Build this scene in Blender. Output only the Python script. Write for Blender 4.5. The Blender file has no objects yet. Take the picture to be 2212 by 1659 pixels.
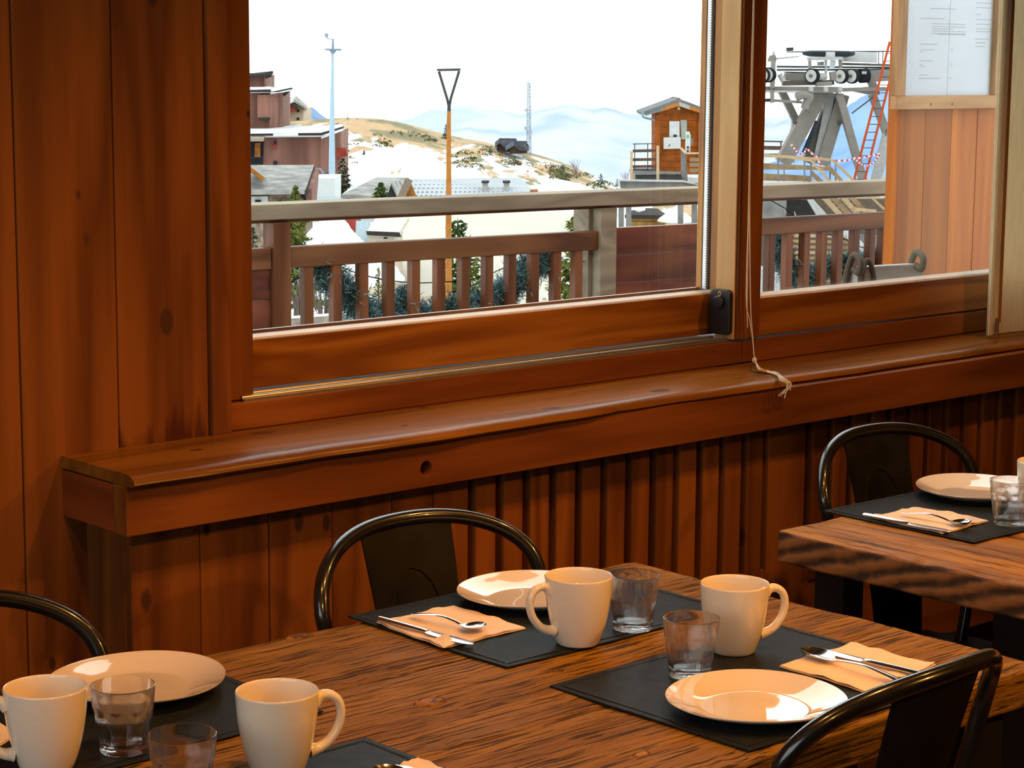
import bpy, bmesh, math, random
from mathutils import Vector, Matrix
R_ = random.Random(7)
scene = bpy.context.scene
col = scene.collection
PI = math.pi
V = Vector

# ------------------------------------------------------------------ camera
FPX, PITCH, ROLL, YAW = 4522.67, 0.153645, 0.00783345, 0.734178
CAM = V((0.0, 0.0, 1.50))
_fw = V((math.sin(YAW)*math.cos(PITCH), math.cos(YAW)*math.cos(PITCH), -math.sin(PITCH)))
_r0 = _fw.cross(V((0, 0, 1))).normalized(); _u0 = _r0.cross(_fw)
_r = math.cos(ROLL)*_r0 + math.sin(ROLL)*_u0
_u = -math.sin(ROLL)*_r0 + math.cos(ROLL)*_u0
FH = V((math.sin(YAW), math.cos(YAW), 0)); RH = V((math.cos(YAW), -math.sin(YAW), 0)); UP = V((0, 0, 1))
cam = bpy.data.objects.new('camera', bpy.data.cameras.new('camera')); col.objects.link(cam)
cam.matrix_world = Matrix(((_r.x, _u.x, -_fw.x, CAM.x), (_r.y, _u.y, -_fw.y, CAM.y), (_r.z, _u.z, -_fw.z, CAM.z), (0, 0, 0, 1)))
cam.data.sensor_width = 36.0; cam.data.lens = FPX/2212*36.0; cam.data.clip_start = 0.05; cam.data.clip_end = 9000
scene.camera = cam

# ------------------------------------------------------------------ exposure, sky, lamps
vs = scene.view_settings
vs.view_transform = 'Standard'; vs.look = 'None'; vs.gamma = 1.0; vs.use_curve_mapping = False; vs.exposure = 0.0
scene.cycles.max_bounces = 8; scene.cycles.transmission_bounces = 8; scene.cycles.transparent_max_bounces = 16
scene.cycles.sample_clamp_indirect = 6.0
scene.cycles.use_denoising = True

w = bpy.data.worlds.new('overcast_sky'); scene.world = w; w.use_nodes = True
nt = w.node_tree; nt.nodes.clear()
out = nt.nodes.new('ShaderNodeOutputWorld'); bg = nt.nodes.new('ShaderNodeBackground')
tc = nt.nodes.new('ShaderNodeTexCoord'); sep = nt.nodes.new('ShaderNodeSeparateXYZ'); rmp = nt.nodes.new('ShaderNodeValToRGB')
nt.links.new(tc.outputs['Generated'], sep.inputs[0]); nt.links.new(sep.outputs['Z'], rmp.inputs[0])
rmp.color_ramp.elements[0].position = 0.0; rmp.color_ramp.elements[0].color = (0.93, 0.97, 1.0, 1)
rmp.color_ramp.elements[1].position = 0.25; rmp.color_ramp.elements[1].color = (0.96, 0.98, 1.0, 1)
nt.links.new(rmp.outputs[0], bg.inputs[0]); bg.inputs[1].default_value = 3.0
nt.links.new(bg.outputs[0], out.inputs[0])

WARM = (1.0, 0.43, 0.09)
def lamp(loc, energy, target, size=95, blend=0.8, radius=0.05, color=WARM):
    l = bpy.data.lights.new('ceiling_spot', 'SPOT'); l.energy = energy; l.color = color
    l.spot_size = math.radians(size); l.spot_blend = blend; l.shadow_soft_size = radius
    o = bpy.data.objects.new('ceiling_spot', l); col.objects.link(o); o.location = loc
    o.rotation_euler = (V(target)-V(loc)).to_track_quat('-Z', 'Y').to_euler()
    return o
LAMPS = [((2.15, 1.15, 2.45), 70, (2.0, 1.75, 0.75)), ((1.1, 1.35, 2.45), 42, (1.15, 1.8, 0.75)),
         ((3.2, 1.3, 2.45), 66, (3.0, 1.9, 0.75)), ((0.6, -0.4, 2.45), 45, (1.0, 1.6, 0.75)), ((3.6, -0.5, 2.35), 120, (2.15, 1.55, 0.80))]
for k, (a, e, t) in enumerate(LAMPS): lamp(a, e, t, 48 if k == 4 else 95)

# ------------------------------------------------------------------ pixel -> point on a plane of the scene
def ray(px, py):
    return (px-1106)/FPX*_r - (py-829.5)/FPX*_u + _fw
def onZ(px, py, z): d = ray(px, py); return CAM + d*((z-CAM.z)/d.z)
def onY(px, py, y): d = ray(px, py); return CAM + d*((y-CAM.y)/d.y)
def onX(px, py, x): d = ray(px, py); return CAM + d*((x-CAM.x)/d.x)
def onP(px, py, p, n): d = ray(px, py); return CAM + d*((p-CAM).dot(n)/d.dot(n))
def far(px, py, d): r = ray(px, py); return CAM + r*(d/r.dot(FH))     # on the vertical plane d metres off

# ------------------------------------------------------------------ mesh building
class MB:
    def __init__(s): s.v = []; s.f = []; s.smooth = []
    def add(s, vs_, fs, smooth=False):
        b = len(s.v); s.v += [V(p) for p in vs_]
        for f in fs: s.f.append([b+i for i in f]); s.smooth.append(smooth)
        return s
    def box(s, x0, x1, y0, y1, z0, z1):
        return s.add([(x0,y0,z0),(x1,y0,z0),(x1,y1,z0),(x0,y1,z0),(x0,y0,z1),(x1,y0,z1),(x1,y1,z1),(x0,y1,z1)],
                     [(0,3,2,1),(4,5,6,7),(0,1,5,4),(1,2,6,5),(2,3,7,6),(3,0,4,7)])
    def hexa(s, a, b):      # two quads, matching corners
        return s.add(list(a)+list(b), [(3,2,1,0),(4,5,6,7),(0,1,5,4),(1,2,6,5),(2,3,7,6),(3,0,4,7)])
    def prism(s, poly, ext):
        n = len(poly); poly = [V(p) for p in poly]; ext = V(ext)
        fs = [list(range(n))[::-1], list(range(n, 2*n))] + [(i, (i+1) % n, n+(i+1) % n, n+i) for i in range(n)]
        return s.add(poly+[p+ext for p in poly], fs)
    def beam(s, p, q, wd, ht=None, up=UP):
        ht = ht or wd; p = V(p); q = V(q); t = (q-p).normalized()
        a = t.cross(up)
        if a.length < 1e-4: a = t.cross(V((1, 0, 0)))
        a = a.normalized()*wd/2; b = a.cross(t).normalized()*ht/2
        return s.hexa([p-a-b, p+a-b, p+a+b, p-a+b], [q-a-b, q+a-b, q+a+b, q-a+b])
    def tube(s, pts, r, n=10, caps=True, closed=False, flat=1.0):
        pts = [V(p) for p in pts]; m = len(pts); rs = r if isinstance(r, (list, tuple)) else [r]*m
        T = []
        for i in range(m):
            a = pts[(i-1) % m] if (closed or i > 0) else pts[i]; b = pts[(i+1) % m] if (closed or i < m-1) else pts[i]
            T.append((b-a).normalized())
        nrm = T[0].cross(UP)
        if nrm.length < 1e-3: nrm = T[0].cross(V((1, 0, 0)))
        nrm.normalize(); vs_ = []
        for i in range(m):
            nrm = (nrm - T[i]*nrm.dot(T[i])).normalized(); bn = T[i].cross(nrm)
            for k in range(n):
                a = 2*PI*k/n; vs_.append(pts[i] + (nrm*math.cos(a) + bn*math.sin(a)*flat)*rs[i])
        fs = [(i*n+k, i*n+(k+1) % n, (i+1)*n+(k+1) % n, (i+1)*n+k) for i in range(m-1) for k in range(n)]
        if closed: fs += [((m-1)*n+k, (m-1)*n+(k+1) % n, (k+1) % n, k) for k in range(n)]
        s.add(vs_, fs, True)
        if caps and not closed:
            b = len(s.v)-m*n
            s.f.append([b+k for k in range(n)][::-1]); s.smooth.append(False)
            s.f.append([b+(m-1)*n+k for k in range(n)]); s.smooth.append(False)
        return s
    def lathe(s, prof, n=48, rad=None, c=(0, 0, 0)):   # prof: (r, z); closed at the axis when r == 0
        c = V(c); vs_ = []; idx = []
        for r, z in prof:
            if r < 1e-6: idx.append([len(vs_)]*n); vs_.append(c+V((0, 0, z)))
            else:
                idx.append([len(vs_)+k for k in range(n)])
                for k in range(n):
                    a = 2*PI*k/n; q = r*(rad(a, r, z) if rad else 1.0); vs_.append(c+V((q*math.cos(a), q*math.sin(a), z)))
        fs = []
        for i in range(len(prof)-1):
            for k in range(n):
                f = [idx[i][k], idx[i][(k+1) % n], idx[i+1][(k+1) % n], idx[i+1][k]]
                g = []
                for x in f:
                    if x not in g: g.append(x)
                if len(g) > 2: fs.append(g)
        return s.add(vs_, fs, True)
    def xf(s, M): s.v = [M @ p for p in s.v]; return s

def cr(pts, n=8):           # Catmull-Rom through points
    pts = [V(p) for p in pts]; P = [pts[0]*2-pts[1]] + pts + [pts[-1]*2-pts[-2]]; o = []
    for i in range(1, len(P)-2):
        a, b, c, d = P[i-1:i+3]
        for k in range(n):
            t = k/n; o.append(0.5*((2*b)+(c-a)*t+(2*a-5*b+4*c-d)*t*t+(3*b-a-3*c+d)*t**3))
    return o+[pts[-1]]

ORG = {}
def tag(o, label=None, cat=None, group=None, kind=None):
    if label: o['label'] = label
    if cat: o['category'] = cat
    if group: o['group'] = group
    if kind: o['kind'] = kind
    return o
def thing(name, label, cat, loc=(0, 0, 0), rotz=0, group=None, kind=None):
    o = bpy.data.objects.new(name, None); col.objects.link(o); o.location = loc; o.rotation_euler = (0, 0, rotz)
    o.empty_display_size = 0.1
    return tag(o, label, cat, group, kind)
def obj(name, mb, mat, parent=None, bevel=0, seg=2, smooth=None, world=False, loc=None, sharp=40, sub=0):
    """one mesh object; world=True: the vertices are world points, the parent (unrotated) stands at parent.location"""
    me = bpy.data.meshes.new(name)
    vs_ = mb.v
    base = V((0, 0, 0))
    if world:
        p = parent
        while p: base = base + p.location; p = p.parent
        if loc is not None: base = base + V(loc)
        vs_ = [p_-base for p_ in mb.v]
    me.from_pydata([tuple(p) for p in vs_], [], mb.f)
    sm = mb.smooth if smooth is None else [smooth]*len(mb.f)
    me.polygons.foreach_set('use_smooth', sm)
    me.update()
    bm = bmesh.new(); bm.from_mesh(me); bmesh.ops.recalc_face_normals(bm, faces=bm.faces); bm.to_mesh(me); bm.free()
    if any(sm): me.set_sharp_from_angle(angle=math.radians(sharp))
    for m in (mat if isinstance(mat, (list, tuple)) else [mat]): me.materials.append(m)
    o = bpy.data.objects.new(name, me); col.objects.link(o)
    if parent: o.parent = parent
    if loc is not None: o.location = loc
    if bevel:
        b = o.modifiers.new('bevel', 'BEVEL'); b.width = bevel; b.segments = seg; b.limit_method = 'ANGLE'; b.angle_limit = math.radians(35)
    if sub:
        b = o.modifiers.new('subsurf', 'SUBSURF'); b.levels = sub; b.render_levels = sub
    return o
def dup(root, loc=None, rotz=None, label=None, group=None):
    r = root.copy(); col.objects.link(r)
    if loc is not None: r.location = loc
    if rotz is not None: r.rotation_euler = (0, 0, rotz)
    if label: r['label'] = label
    if group: r['group'] = group
    for ch in list(root.children):
        c = ch.copy(); col.objects.link(c); c.parent = r
        for g in ch.children:
            d = g.copy(); col.objects.link(d); d.parent = c
    return r
def base_of(mb):
    xs = [p.x for p in mb.v]; ys = [p.y for p in mb.v]; zs = [p.z for p in mb.v]
    return V(((min(xs)+max(xs))/2, (min(ys)+max(ys))/2, min(zs)))
def solo(name, mb, mat, label, cat, group=None, kind=None, **k):     # a thing that is one mesh given in world points
    return tag(obj(name, mb, mat, None, world=True, loc=base_of(mb), **k), label, cat, group, kind)

# ------------------------------------------------------------------ materials
def new_mat(name):
    m = bpy.data.materials.new(name); m.use_nodes = True
    return m, m.node_tree, m.node_tree.nodes['Principled BSDF']
def N(nt, t, **k):
    n = nt.nodes.new(t)
    for a, b in k.items():
        if a.startswith('i_'):
            key = a[2:]; n.inputs[int(key) if key.isdigit() else key.replace('_', ' ')].default_value = b
        else: setattr(n, a, b)
    return n
def ramp(nt, fac, stops):
    r = nt.nodes.new('ShaderNodeValToRGB'); e = r.color_ramp.elements
    while len(e) < len(stops): e.new(0.5)
    for q, (p, c) in zip(e, stops): q.position = p; q.color = (*c, 1) if len(c) == 3 else c
    nt.links.new(fac, r.inputs[0]); return r.outputs[0]
def mixc(nt, fac, a, b, mode='MIX'):
    m = nt.nodes.new('ShaderNodeMix'); m.data_type = 'RGBA'; m.blend_type = mode
    for s_, i in ((fac, 0), (a, 6), (b, 7)):
        if isinstance(s_, (int, float)): m.inputs[i].default_value = s_
        elif isinstance(s_, tuple): m.inputs[i].default_value = (*s_, 1)
        else: nt.links.new(s_, m.inputs[i])
    return m.outputs[2]
def mth(nt, op, a, b=0.0, c=None):
    m = nt.nodes.new('ShaderNodeMath'); m.operation = op
    for i, s_ in enumerate((a, b, c)):
        if s_ is None: continue
        if isinstance(s_, (int, float)): m.inputs[i].default_value = s_
        else: nt.links.new(s_, m.inputs[i])
    return m.outputs[0]
OUT = 1.0       # outdoor paints and woods are darker than their looks: the photograph is exposed for the room
def plain(name, c, rough=0.5, metal=0.0, var=0.06, scale=8.0, bump=0.0, coat=0.0, spec=0.5):
    if OUT < 1: c = tuple(x*OUT for x in c); spec = min(spec, .03)
    m, nt, b = new_mat(name)
    tc = N(nt, 'ShaderNodeTexCoord'); no = N(nt, 'ShaderNodeTexNoise', i_Scale=scale, i_Detail=4.0)
    nt.links.new(tc.outputs['Object'], no.inputs['Vector'])
    d = tuple(x*(1-var*2) for x in c); e = tuple(min(1, x*(1+var*2)) for x in c)
    nt.links.new(ramp(nt, no.outputs['Fac'], [(0.3, d), (0.7, e)]), b.inputs['Base Color'])
    b.inputs['Roughness'].default_value = rough; b.inputs['Metallic'].default_value = metal
    b.inputs['Coat Weight'].default_value = coat; b.inputs['Specular IOR Level'].default_value = spec
    if bump:
        bp = N(nt, 'ShaderNodeBump', i_Strength=bump, i_Distance=0.002); nt.links.new(no.outputs['Fac'], bp.inputs['Height']); nt.links.new(bp.outputs[0], b.inputs['Normal'])
    return m
def wood(name, dark, light, axis='Z', fine=55.0, ring=9.0, rough=0.35, knots=0.0, bump=0.15, coat=0.0, var=0.25, grey=None, dist=0.0015, ringmix=0.5, along=0.055, spec=0.25, crack=0.0, crackal=0.05, greymix=0.35, knotcol=(0.05, 0.02, 0.012)):
    m, nt, b = new_mat(name)
    L = nt.links.new
    tc = N(nt, 'ShaderNodeTexCoord'); oi = N(nt, 'ShaderNodeObjectInfo')
    off = N(nt, 'ShaderNodeVectorMath', operation='SCALE'); comb = N(nt, 'ShaderNodeCombineXYZ')
    for i, k in enumerate((7.1, 13.7, 5.3)): L(mth(nt, 'MULTIPLY', oi.outputs['Random'], k), comb.inputs[i])
    ad = N(nt, 'ShaderNodeVectorMath', operation='ADD'); L(tc.outputs['Object'], ad.inputs[0]); L(comb.outputs[0], ad.inputs[1])
    def mapped(al):
        mp = N(nt, 'ShaderNodeMapping'); s_ = [1, 1, 1]; s_['XYZ'.index(axis)] = al; mp.inputs['Scale'].default_value = s_
        L(ad.outputs[0], mp.inputs['Vector']); return mp.outputs[0]
    g = mapped(along)
    n1 = N(nt, 'ShaderNodeTexNoise', i_Scale=fine, i_Detail=6.0, i_Roughness=0.65); L(g, n1.inputs['Vector'])
    n2 = N(nt, 'ShaderNodeTexNoise', i_Scale=ring, i_Detail=2.0, i_Distortion=0.6); L(mapped(along*1.6), n2.inputs['Vector'])
    rings = mth(nt, 'PINGPONG', mth(nt, 'MULTIPLY', n2.outputs['Fac'], 9.0), 1.0)      # growth rings: contour lines of a slow noise
    f = mth(nt, 'ADD', mth(nt, 'MULTIPLY', n1.outputs['Fac'], 1-ringmix), mth(nt, 'MULTIPLY', rings, ringmix))
    c = ramp(nt, f, [(0.25, dark), (0.72, light)])
    hgt = f
    if grey:
        n3 = N(nt, 'ShaderNodeTexNoise', i_Scale=7.0, i_Detail=3.0); L(mapped(0.3), n3.inputs['Vector'])
        c = mixc(nt, mth(nt, 'MULTIPLY', ramp(nt, n3.outputs['Fac'], [(0.5, (0, 0, 0)), (0.68, (1, 1, 1))]), greymix), c, grey)
    if crack:
        n4 = N(nt, 'ShaderNodeTexNoise', i_Scale=crack, i_Detail=4.0, i_Roughness=0.55); L(mapped(crackal), n4.inputs['Vector'])
        ck = ramp(nt, n4.outputs['Fac'], [(0.38, (1, 1, 1)), (0.45, (0, 0, 0))])
        c = mixc(nt, mth(nt, 'MULTIPLY', ck, 0.8), c, tuple(x*0.22 for x in dark))
        hgt = mth(nt, 'SUBTRACT', f, mth(nt, 'MULTIPLY', ck, 1.6))
    if knots:
        vo = N(nt, 'ShaderNodeTexVoronoi', i_Scale=knots); L(mapped(0.55), vo.inputs['Vector'])
        sp = N(nt, 'ShaderNodeSeparateColor'); L(vo.outputs['Color'], sp.inputs[0])
        sz = mth(nt, 'MULTIPLY', mth(nt, 'SUBTRACT', sp.outputs[0], 0.3), 0.34)
        k = mth(nt, 'SUBTRACT', 1.0, mth(nt, 'SMOOTH_MIN', mth(nt, 'DIVIDE', vo.outputs['Distance'], mth(nt, 'MAXIMUM', sz, 0.004)), 1.0, 0.1))
        k = mth(nt, 'MULTIPLY', mth(nt, 'MINIMUM', mth(nt, 'MULTIPLY', mth(nt, 'MAXIMUM', k, 0.0), 3.0), 1.0), 0.9)
        c = mixc(nt, k, c, knotcol)
    hv = N(nt, 'ShaderNodeHueSaturation'); L(c, hv.inputs['Color'])
    L(mth(nt, 'ADD', mth(nt, 'MULTIPLY', oi.outputs['Random'], var), 1-var/2), hv.inputs['Value'])
    L(hv.outputs[0], b.inputs['Base Color'])
    b.inputs['Roughness'].default_value = rough; b.inputs['Coat Weight'].default_value = coat; b.inputs['Coat Roughness'].default_value = 0.15
    b.inputs['Specular IOR Level'].default_value = spec
    if bump:
        bp = N(nt, 'ShaderNodeBump', i_Strength=bump, i_Distance=dist); L(hgt, bp.inputs['Height']); L(bp.outputs[0], b.inputs['Normal'])
    return m
def glass_mat(name, c=(1, 1, 1), rough=0.0, ior=1.5):
    m, nt, b = new_mat(name)
    b.inputs['Base Color'].default_value = (*c, 1); b.inputs['Roughness'].default_value = rough
    b.inputs['Transmission Weight'].default_value = 1.0; b.inputs['IOR'].default_value = ior
    return m
def pane_mat(name, haze=0.0):
    m, nt, b = new_mat(name); nt.nodes.remove(b)
    o = nt.nodes['Material Output']
    t = N(nt, 'ShaderNodeBsdfTransparent'); g = N(nt, 'ShaderNodeBsdfGlossy', i_Roughness=0.02); fr = N(nt, 'ShaderNodeFresnel', i_IOR=1.45)
    t.inputs[0].default_value = (0.96, 0.98, 0.97, 1)
    geo = N(nt, 'ShaderNodeNewGeometry')
    mx = N(nt, 'ShaderNodeMixShader'); nt.links.new(mth(nt, 'MULTIPLY', fr.outputs[0], mth(nt, 'SUBTRACT', 1.0, geo.outputs['Backfacing'])), mx.inputs[0]); nt.links.new(t.outputs[0], mx.inputs[1]); nt.links.new(g.outputs[0], mx.inputs[2])
    nt.links.new(mx.outputs[0], o.inputs[0])
    return m

PINE_V = wood('varnished_pine_upright', (0.104, 0.032, 0.008), (0.212, 0.070, 0.014), 'Z', 70, 6, 0.5, knots=16, bump=0.06, var=0.22, spec=0.1)
PINE_H = wood('varnished_pine_lengthwise', (0.114, 0.033, 0.008), (0.218, 0.069, 0.014), 'X', 70, 6, 0.42, knots=14, bump=0.06, var=0.2, spec=0.12)
PINE_Y = wood('varnished_pine_endwise', (0.15, 0.033, 0.008), (0.27, 0.066, 0.014), 'Y', 42, 7, 0.45, bump=0.06, spec=0.12)
LEDGE = wood('polished_pine_ledge', (0.135, 0.050, 0.007), (0.245, 0.098, 0.014), 'X', 40, 8, 0.26, knots=14, bump=0.05, spec=.13)
SASH_H = wood('golden_larch_lengthwise', (0.16, 0.050, 0.007), (0.30, 0.115, 0.018), 'X', 60, 13, 0.34, knots=0, bump=0.05, ringmix=0.62, var=0.1)
SASH_V = wood('golden_larch_upright', (0.24, 0.085, 0.014), (0.42, 0.17, 0.03), 'Z', 60, 16, 0.34, bump=0.05, ringmix=0.6, var=0.1)
LIT_FACE = wood('window_lit_larch', (0.52, 0.27, 0.09), (0.64, 0.37, 0.14), 'Z', 60, 10, 0.4, bump=0.03, ringmix=0.4, var=0.05)  # paler than the post: window light on its side is put into the colour
OLD = wood('weathered_table_oak', (0.145, 0.064, 0.007), (0.39, 0.195, 0.020), 'X', 200, 9, 0.55, bump=1.0, var=0.12, greymix=.5, grey=(0.29, 0.175, 0.085), dist=0.004, ringmix=0.22, along=0.045, crack=230, crackal=.04, spec=.04)
OLD2 = wood('weathered_table_oak_across', (0.15, 0.064, 0.007), (0.39, 0.18, 0.018), 'Y', 150, 10, 0.42, bump=0.6, var=0.12, grey=(0.28, 0.17, 0.10), dist=0.003, ringmix=0.4, along=0.05, crack=150, crackal=.035, spec=.08)
def sawn():
    m, nt, b = new_mat('sawn_table_edge'); L = nt.links.new
    tc = N(nt, 'ShaderNodeTexCoord'); mp = N(nt, 'ShaderNodeMapping'); mp.inputs['Rotation'].default_value = (0.55, 0, 0); mp.inputs['Scale'].default_value = (1, .5, 1)
    L(tc.outputs['Object'], mp.inputs[0])
    wv = N(nt, 'ShaderNodeTexWave', wave_type='BANDS', bands_direction='Z', i_Scale=13.0, i_Distortion=3.0, i_Detail=3.0, i_Detail_Scale=1.5); L(mp.outputs[0], wv.inputs['Vector'])
    n = N(nt, 'ShaderNodeTexNoise', i_Scale=40.0, i_Detail=5.0); L(tc.outputs['Object'], n.inputs['Vector'])
    f = mth(nt, 'ADD', mth(nt, 'MULTIPLY', wv.outputs['Fac'], 0.45), mth(nt, 'MULTIPLY', n.outputs['Fac'], 0.65))
    L(ramp(nt, f, [(0.35, (0.05, 0.022, 0.008)), (0.75, (0.30, 0.12, 0.03))]), b.inputs['Base Color']); b.inputs['Roughness'].default_value = 0.6
    bp = N(nt, 'ShaderNodeBump', i_Strength=0.7, i_Distance=0.004); L(f, bp.inputs['Height']); L(bp.outputs[0], b.inputs['Normal'])
    return m
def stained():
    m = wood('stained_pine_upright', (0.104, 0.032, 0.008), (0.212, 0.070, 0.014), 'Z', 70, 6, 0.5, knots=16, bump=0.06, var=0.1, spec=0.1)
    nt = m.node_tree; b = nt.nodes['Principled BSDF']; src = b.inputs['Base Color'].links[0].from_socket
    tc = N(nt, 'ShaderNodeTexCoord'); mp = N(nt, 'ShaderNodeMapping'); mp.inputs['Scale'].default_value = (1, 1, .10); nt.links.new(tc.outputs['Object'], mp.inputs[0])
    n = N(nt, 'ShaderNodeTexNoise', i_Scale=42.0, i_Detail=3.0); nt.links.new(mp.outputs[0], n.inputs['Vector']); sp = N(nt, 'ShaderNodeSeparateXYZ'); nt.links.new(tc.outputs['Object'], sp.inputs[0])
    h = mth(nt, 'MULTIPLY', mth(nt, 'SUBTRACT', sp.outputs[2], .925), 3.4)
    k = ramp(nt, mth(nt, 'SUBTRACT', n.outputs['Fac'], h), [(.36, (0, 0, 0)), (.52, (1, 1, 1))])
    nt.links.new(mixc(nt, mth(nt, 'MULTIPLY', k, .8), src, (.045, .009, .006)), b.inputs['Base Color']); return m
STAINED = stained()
SAWN = sawn()
CERAMIC = plain('glazed_cream_ceramic', (0.85, 0.75, 0.61), 0.12, var=0.01, coat=0.3)
PLATEM = plain('glazed_ivory_plate', (0.84, 0.74, 0.64), 0.05, var=0.01, coat=1.0, spec=.7)
GLASS = glass_mat('tumbler_glass')
_n = GLASS.node_tree; _t = N(_n, 'ShaderNodeBsdfTransparent'); _m = N(_n, 'ShaderNodeMixShader', i_0=.25)
_n.links.new(_n.nodes['Principled BSDF'].outputs[0], _m.inputs[1]); _n.links.new(_t.outputs[0], _m.inputs[2]); _n.links.new(_m.outputs[0], _n.nodes['Material Output'].inputs[0])
MAT = plain('charcoal_leather', (0.016, 0.019, 0.022), 0.45, var=0.12, scale=60, bump=0.08, spec=.03)
STITCH = plain('black_thread', (0.012, 0.013, 0.015), 0.6)
PAPER = plain('salmon_paper_napkin', (0.86, 0.66, 0.50), 0.85, var=0.03, scale=40, bump=0.15)
STEEL = plain('polished_steel', (0.74, 0.73, 0.71), 0.14, 1.0, var=0.02)
BLACKM = plain('black_lacquered_steel', (0.010, 0.009, 0.008), 0.22, 0.0, var=0.3, scale=20, coat=0.6)
BLACKW = plain('worn_black_steel', (0.006, 0.005, 0.0038), 0.5, 0.0, var=0.4, scale=14, spec=.12)
LEGM = plain('black_powder_coat', (0.008, 0.008, 0.009), 0.55, 0.0)
RUB = plain('black_plastic', (0.010, 0.011, 0.012), 0.35)
BRASS = plain('brass', (0.75, 0.52, 0.2), 0.25, 1.0)
ALU = plain('brushed_aluminium', (0.42, 0.38, 0.33), 0.3, 0.9)
SPACER = plain('zinc_spacer_bar', (0.72, 0.72, 0.74), 0.45, 0.3)
GASKET = plain('black_gasket', (0.015, 0.015, 0.016), 0.6)
SEAL = plain('pale_silicone_bead', (0.62, 0.56, 0.50), 0.5)
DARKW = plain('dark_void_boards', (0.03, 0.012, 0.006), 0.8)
PANE = pane_mat('window_pane_glass')
CORD = plain('cream_cotton_cord', (0.66, 0.56, 0.42), 0.8)
def fabric():
    m, nt, b = new_mat('cream_blind_cloth'); L = nt.links.new
    tc = N(nt, 'ShaderNodeTexCoord'); n = N(nt, 'ShaderNodeTexNoise', i_Scale=300.0, i_Detail=2.0)
    mp = N(nt, 'ShaderNodeMapping'); mp.inputs['Scale'].default_value = (1, 1, 0.06); L(tc.outputs['Object'], mp.inputs[0]); L(mp.outputs[0], n.inputs['Vector'])
    c = ramp(nt, n.outputs['Fac'], [(0.3, (0.76, 0.67, 0.50)), (0.7, (0.86, 0.77, 0.60))])
    L(c, b.inputs['Base Color']); b.inputs['Roughness'].default_value = 0.9
    tr = N(nt, 'ShaderNodeBsdfTranslucent'); L(c, tr.inputs[0]); mx = N(nt, 'ShaderNodeMixShader', i_0=0.5)
    L(b.outputs[0], mx.inputs[1]); L(tr.outputs[0], mx.inputs[2]); L(mx.outputs[0], nt.nodes['Material Output'].inputs[0])
    return m
FABRIC = fabric()
# ================================================================== the room shell
YW, YF, YS = 2.69, 2.685, 2.755        # wall boards, window frame front, sliding sash front
XL, XR = 1.835, 4.55                   # window opening
fl = tag(obj('floor', MB().box(-1.3, 6.2, -3.2, 2.95, -0.08, 0.0), wood('floor_boards', (0.05, 0.02, 0.008), (0.10, 0.045, 0.018), 'X', 40, 6, 0.45), None), 'dark wooden floor under the tables', 'floor', kind='structure')
tag(obj('ceiling', MB().box(-1.3, 6.2, -3.2, 2.95, 2.62, 2.74), wood('ceiling_boards', (0.12, 0.05, 0.02), (0.22, 0.10, 0.04), 'X', 40, 6, 0.5), None), 'pine board ceiling over the room', 'ceiling', kind='structure')
shell = wood('room_boards', (0.13, 0.045, 0.014), (0.22, 0.08, 0.025), 'Z', 40, 6, 0.5, knots=4)
for n_, a in (('wall_east', (6.2, 6.32, -3.2, 2.95, 0, 2.62)), ('wall_south', (-1.3, 6.2, -3.32, -3.2, 0, 2.62))):
    tag(obj(n_, MB().box(*a), shell), 'pine boarded %s of the dining room' % n_.replace('_', ' on its ').replace('wall on its', 'wall on the') + ' side', 'wall', kind='structure')
WO = (-.7, 2.1, .90, 2.40)
b = MB(); b.box(-1.42, -1.3, -3.2, WO[0], 0, 2.62); b.box(-1.42, -1.3, WO[1], 2.95, 0, 2.62); b.box(-1.42, -1.3, WO[0], WO[1], 0, WO[2]); b.box(-1.42, -1.3, WO[0], WO[1], WO[3], 2.62)
tag(obj('wall_west', b, shell), 'pine boarded wall with a second window on the left side', 'wall', kind='structure')
w3 = thing('window_3', 'second window of the room in the left side wall', 'window', (-1.36, .7, .9), kind='structure')
for a in ((-1.39, -1.33, WO[0], WO[1], WO[2], WO[2]+.06), (-1.39, -1.33, WO[0], WO[1], WO[3]-.06, WO[3]), (-1.39, -1.33, WO[0], WO[0]+.06, WO[2]+.06, WO[3]-.06), (-1.39, -1.33, WO[1]-.06, WO[1], WO[2]+.06, WO[3]-.06), (-1.39, -1.33, .67, .73, WO[2]+.06, WO[3]-.06)): obj('frame_bar', MB().box(*a), SASH_V, w3, world=True)
for y0, y1 in ((WO[0]+.06, .67), (.73, WO[1]-.06)): obj('glass_pane', MB().box(-1.364, -1.36, y0, y1, WO[2]+.06, WO[3]-.06), PANE, w3, world=True)
b = MB()
b.box(-1.3, XL-.01, 2.70, 2.93, 0, 2.62); b.box(XR, 6.2, 2.70, 2.93, 0, 2.62)
b.box(XL-.01, XR, 2.70, 2.93, 0, 0.925); b.box(XL-.01, XR, 2.70, 2.93, 2.25, 2.62)
wn = tag(obj('wall_north', b, shell), 'upright varnished pine boards beside and under the wide window', 'wall', kind='structure')
x = 1.788; i = 0
while x > -1.25:
    wd = 0.1605
    zb = 0.0
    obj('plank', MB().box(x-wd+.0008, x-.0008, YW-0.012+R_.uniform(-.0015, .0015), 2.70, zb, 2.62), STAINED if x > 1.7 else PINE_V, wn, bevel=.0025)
    x -= wd
for j in range(6): obj('plank', MB().box(XR+.05+j*.162, XR+.05+(j+1)*.162-.002, YW-.012, 2.70, 0.92, 2.62), PINE_V, wn, bevel=.0025)
for j in range(2): obj('plank', MB().box(XL, XR+.04, YW-.012, 2.70, 2.30+j*.16, 2.30+(j+1)*.16-.002), PINE_H, wn, bevel=.0025)

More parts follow.
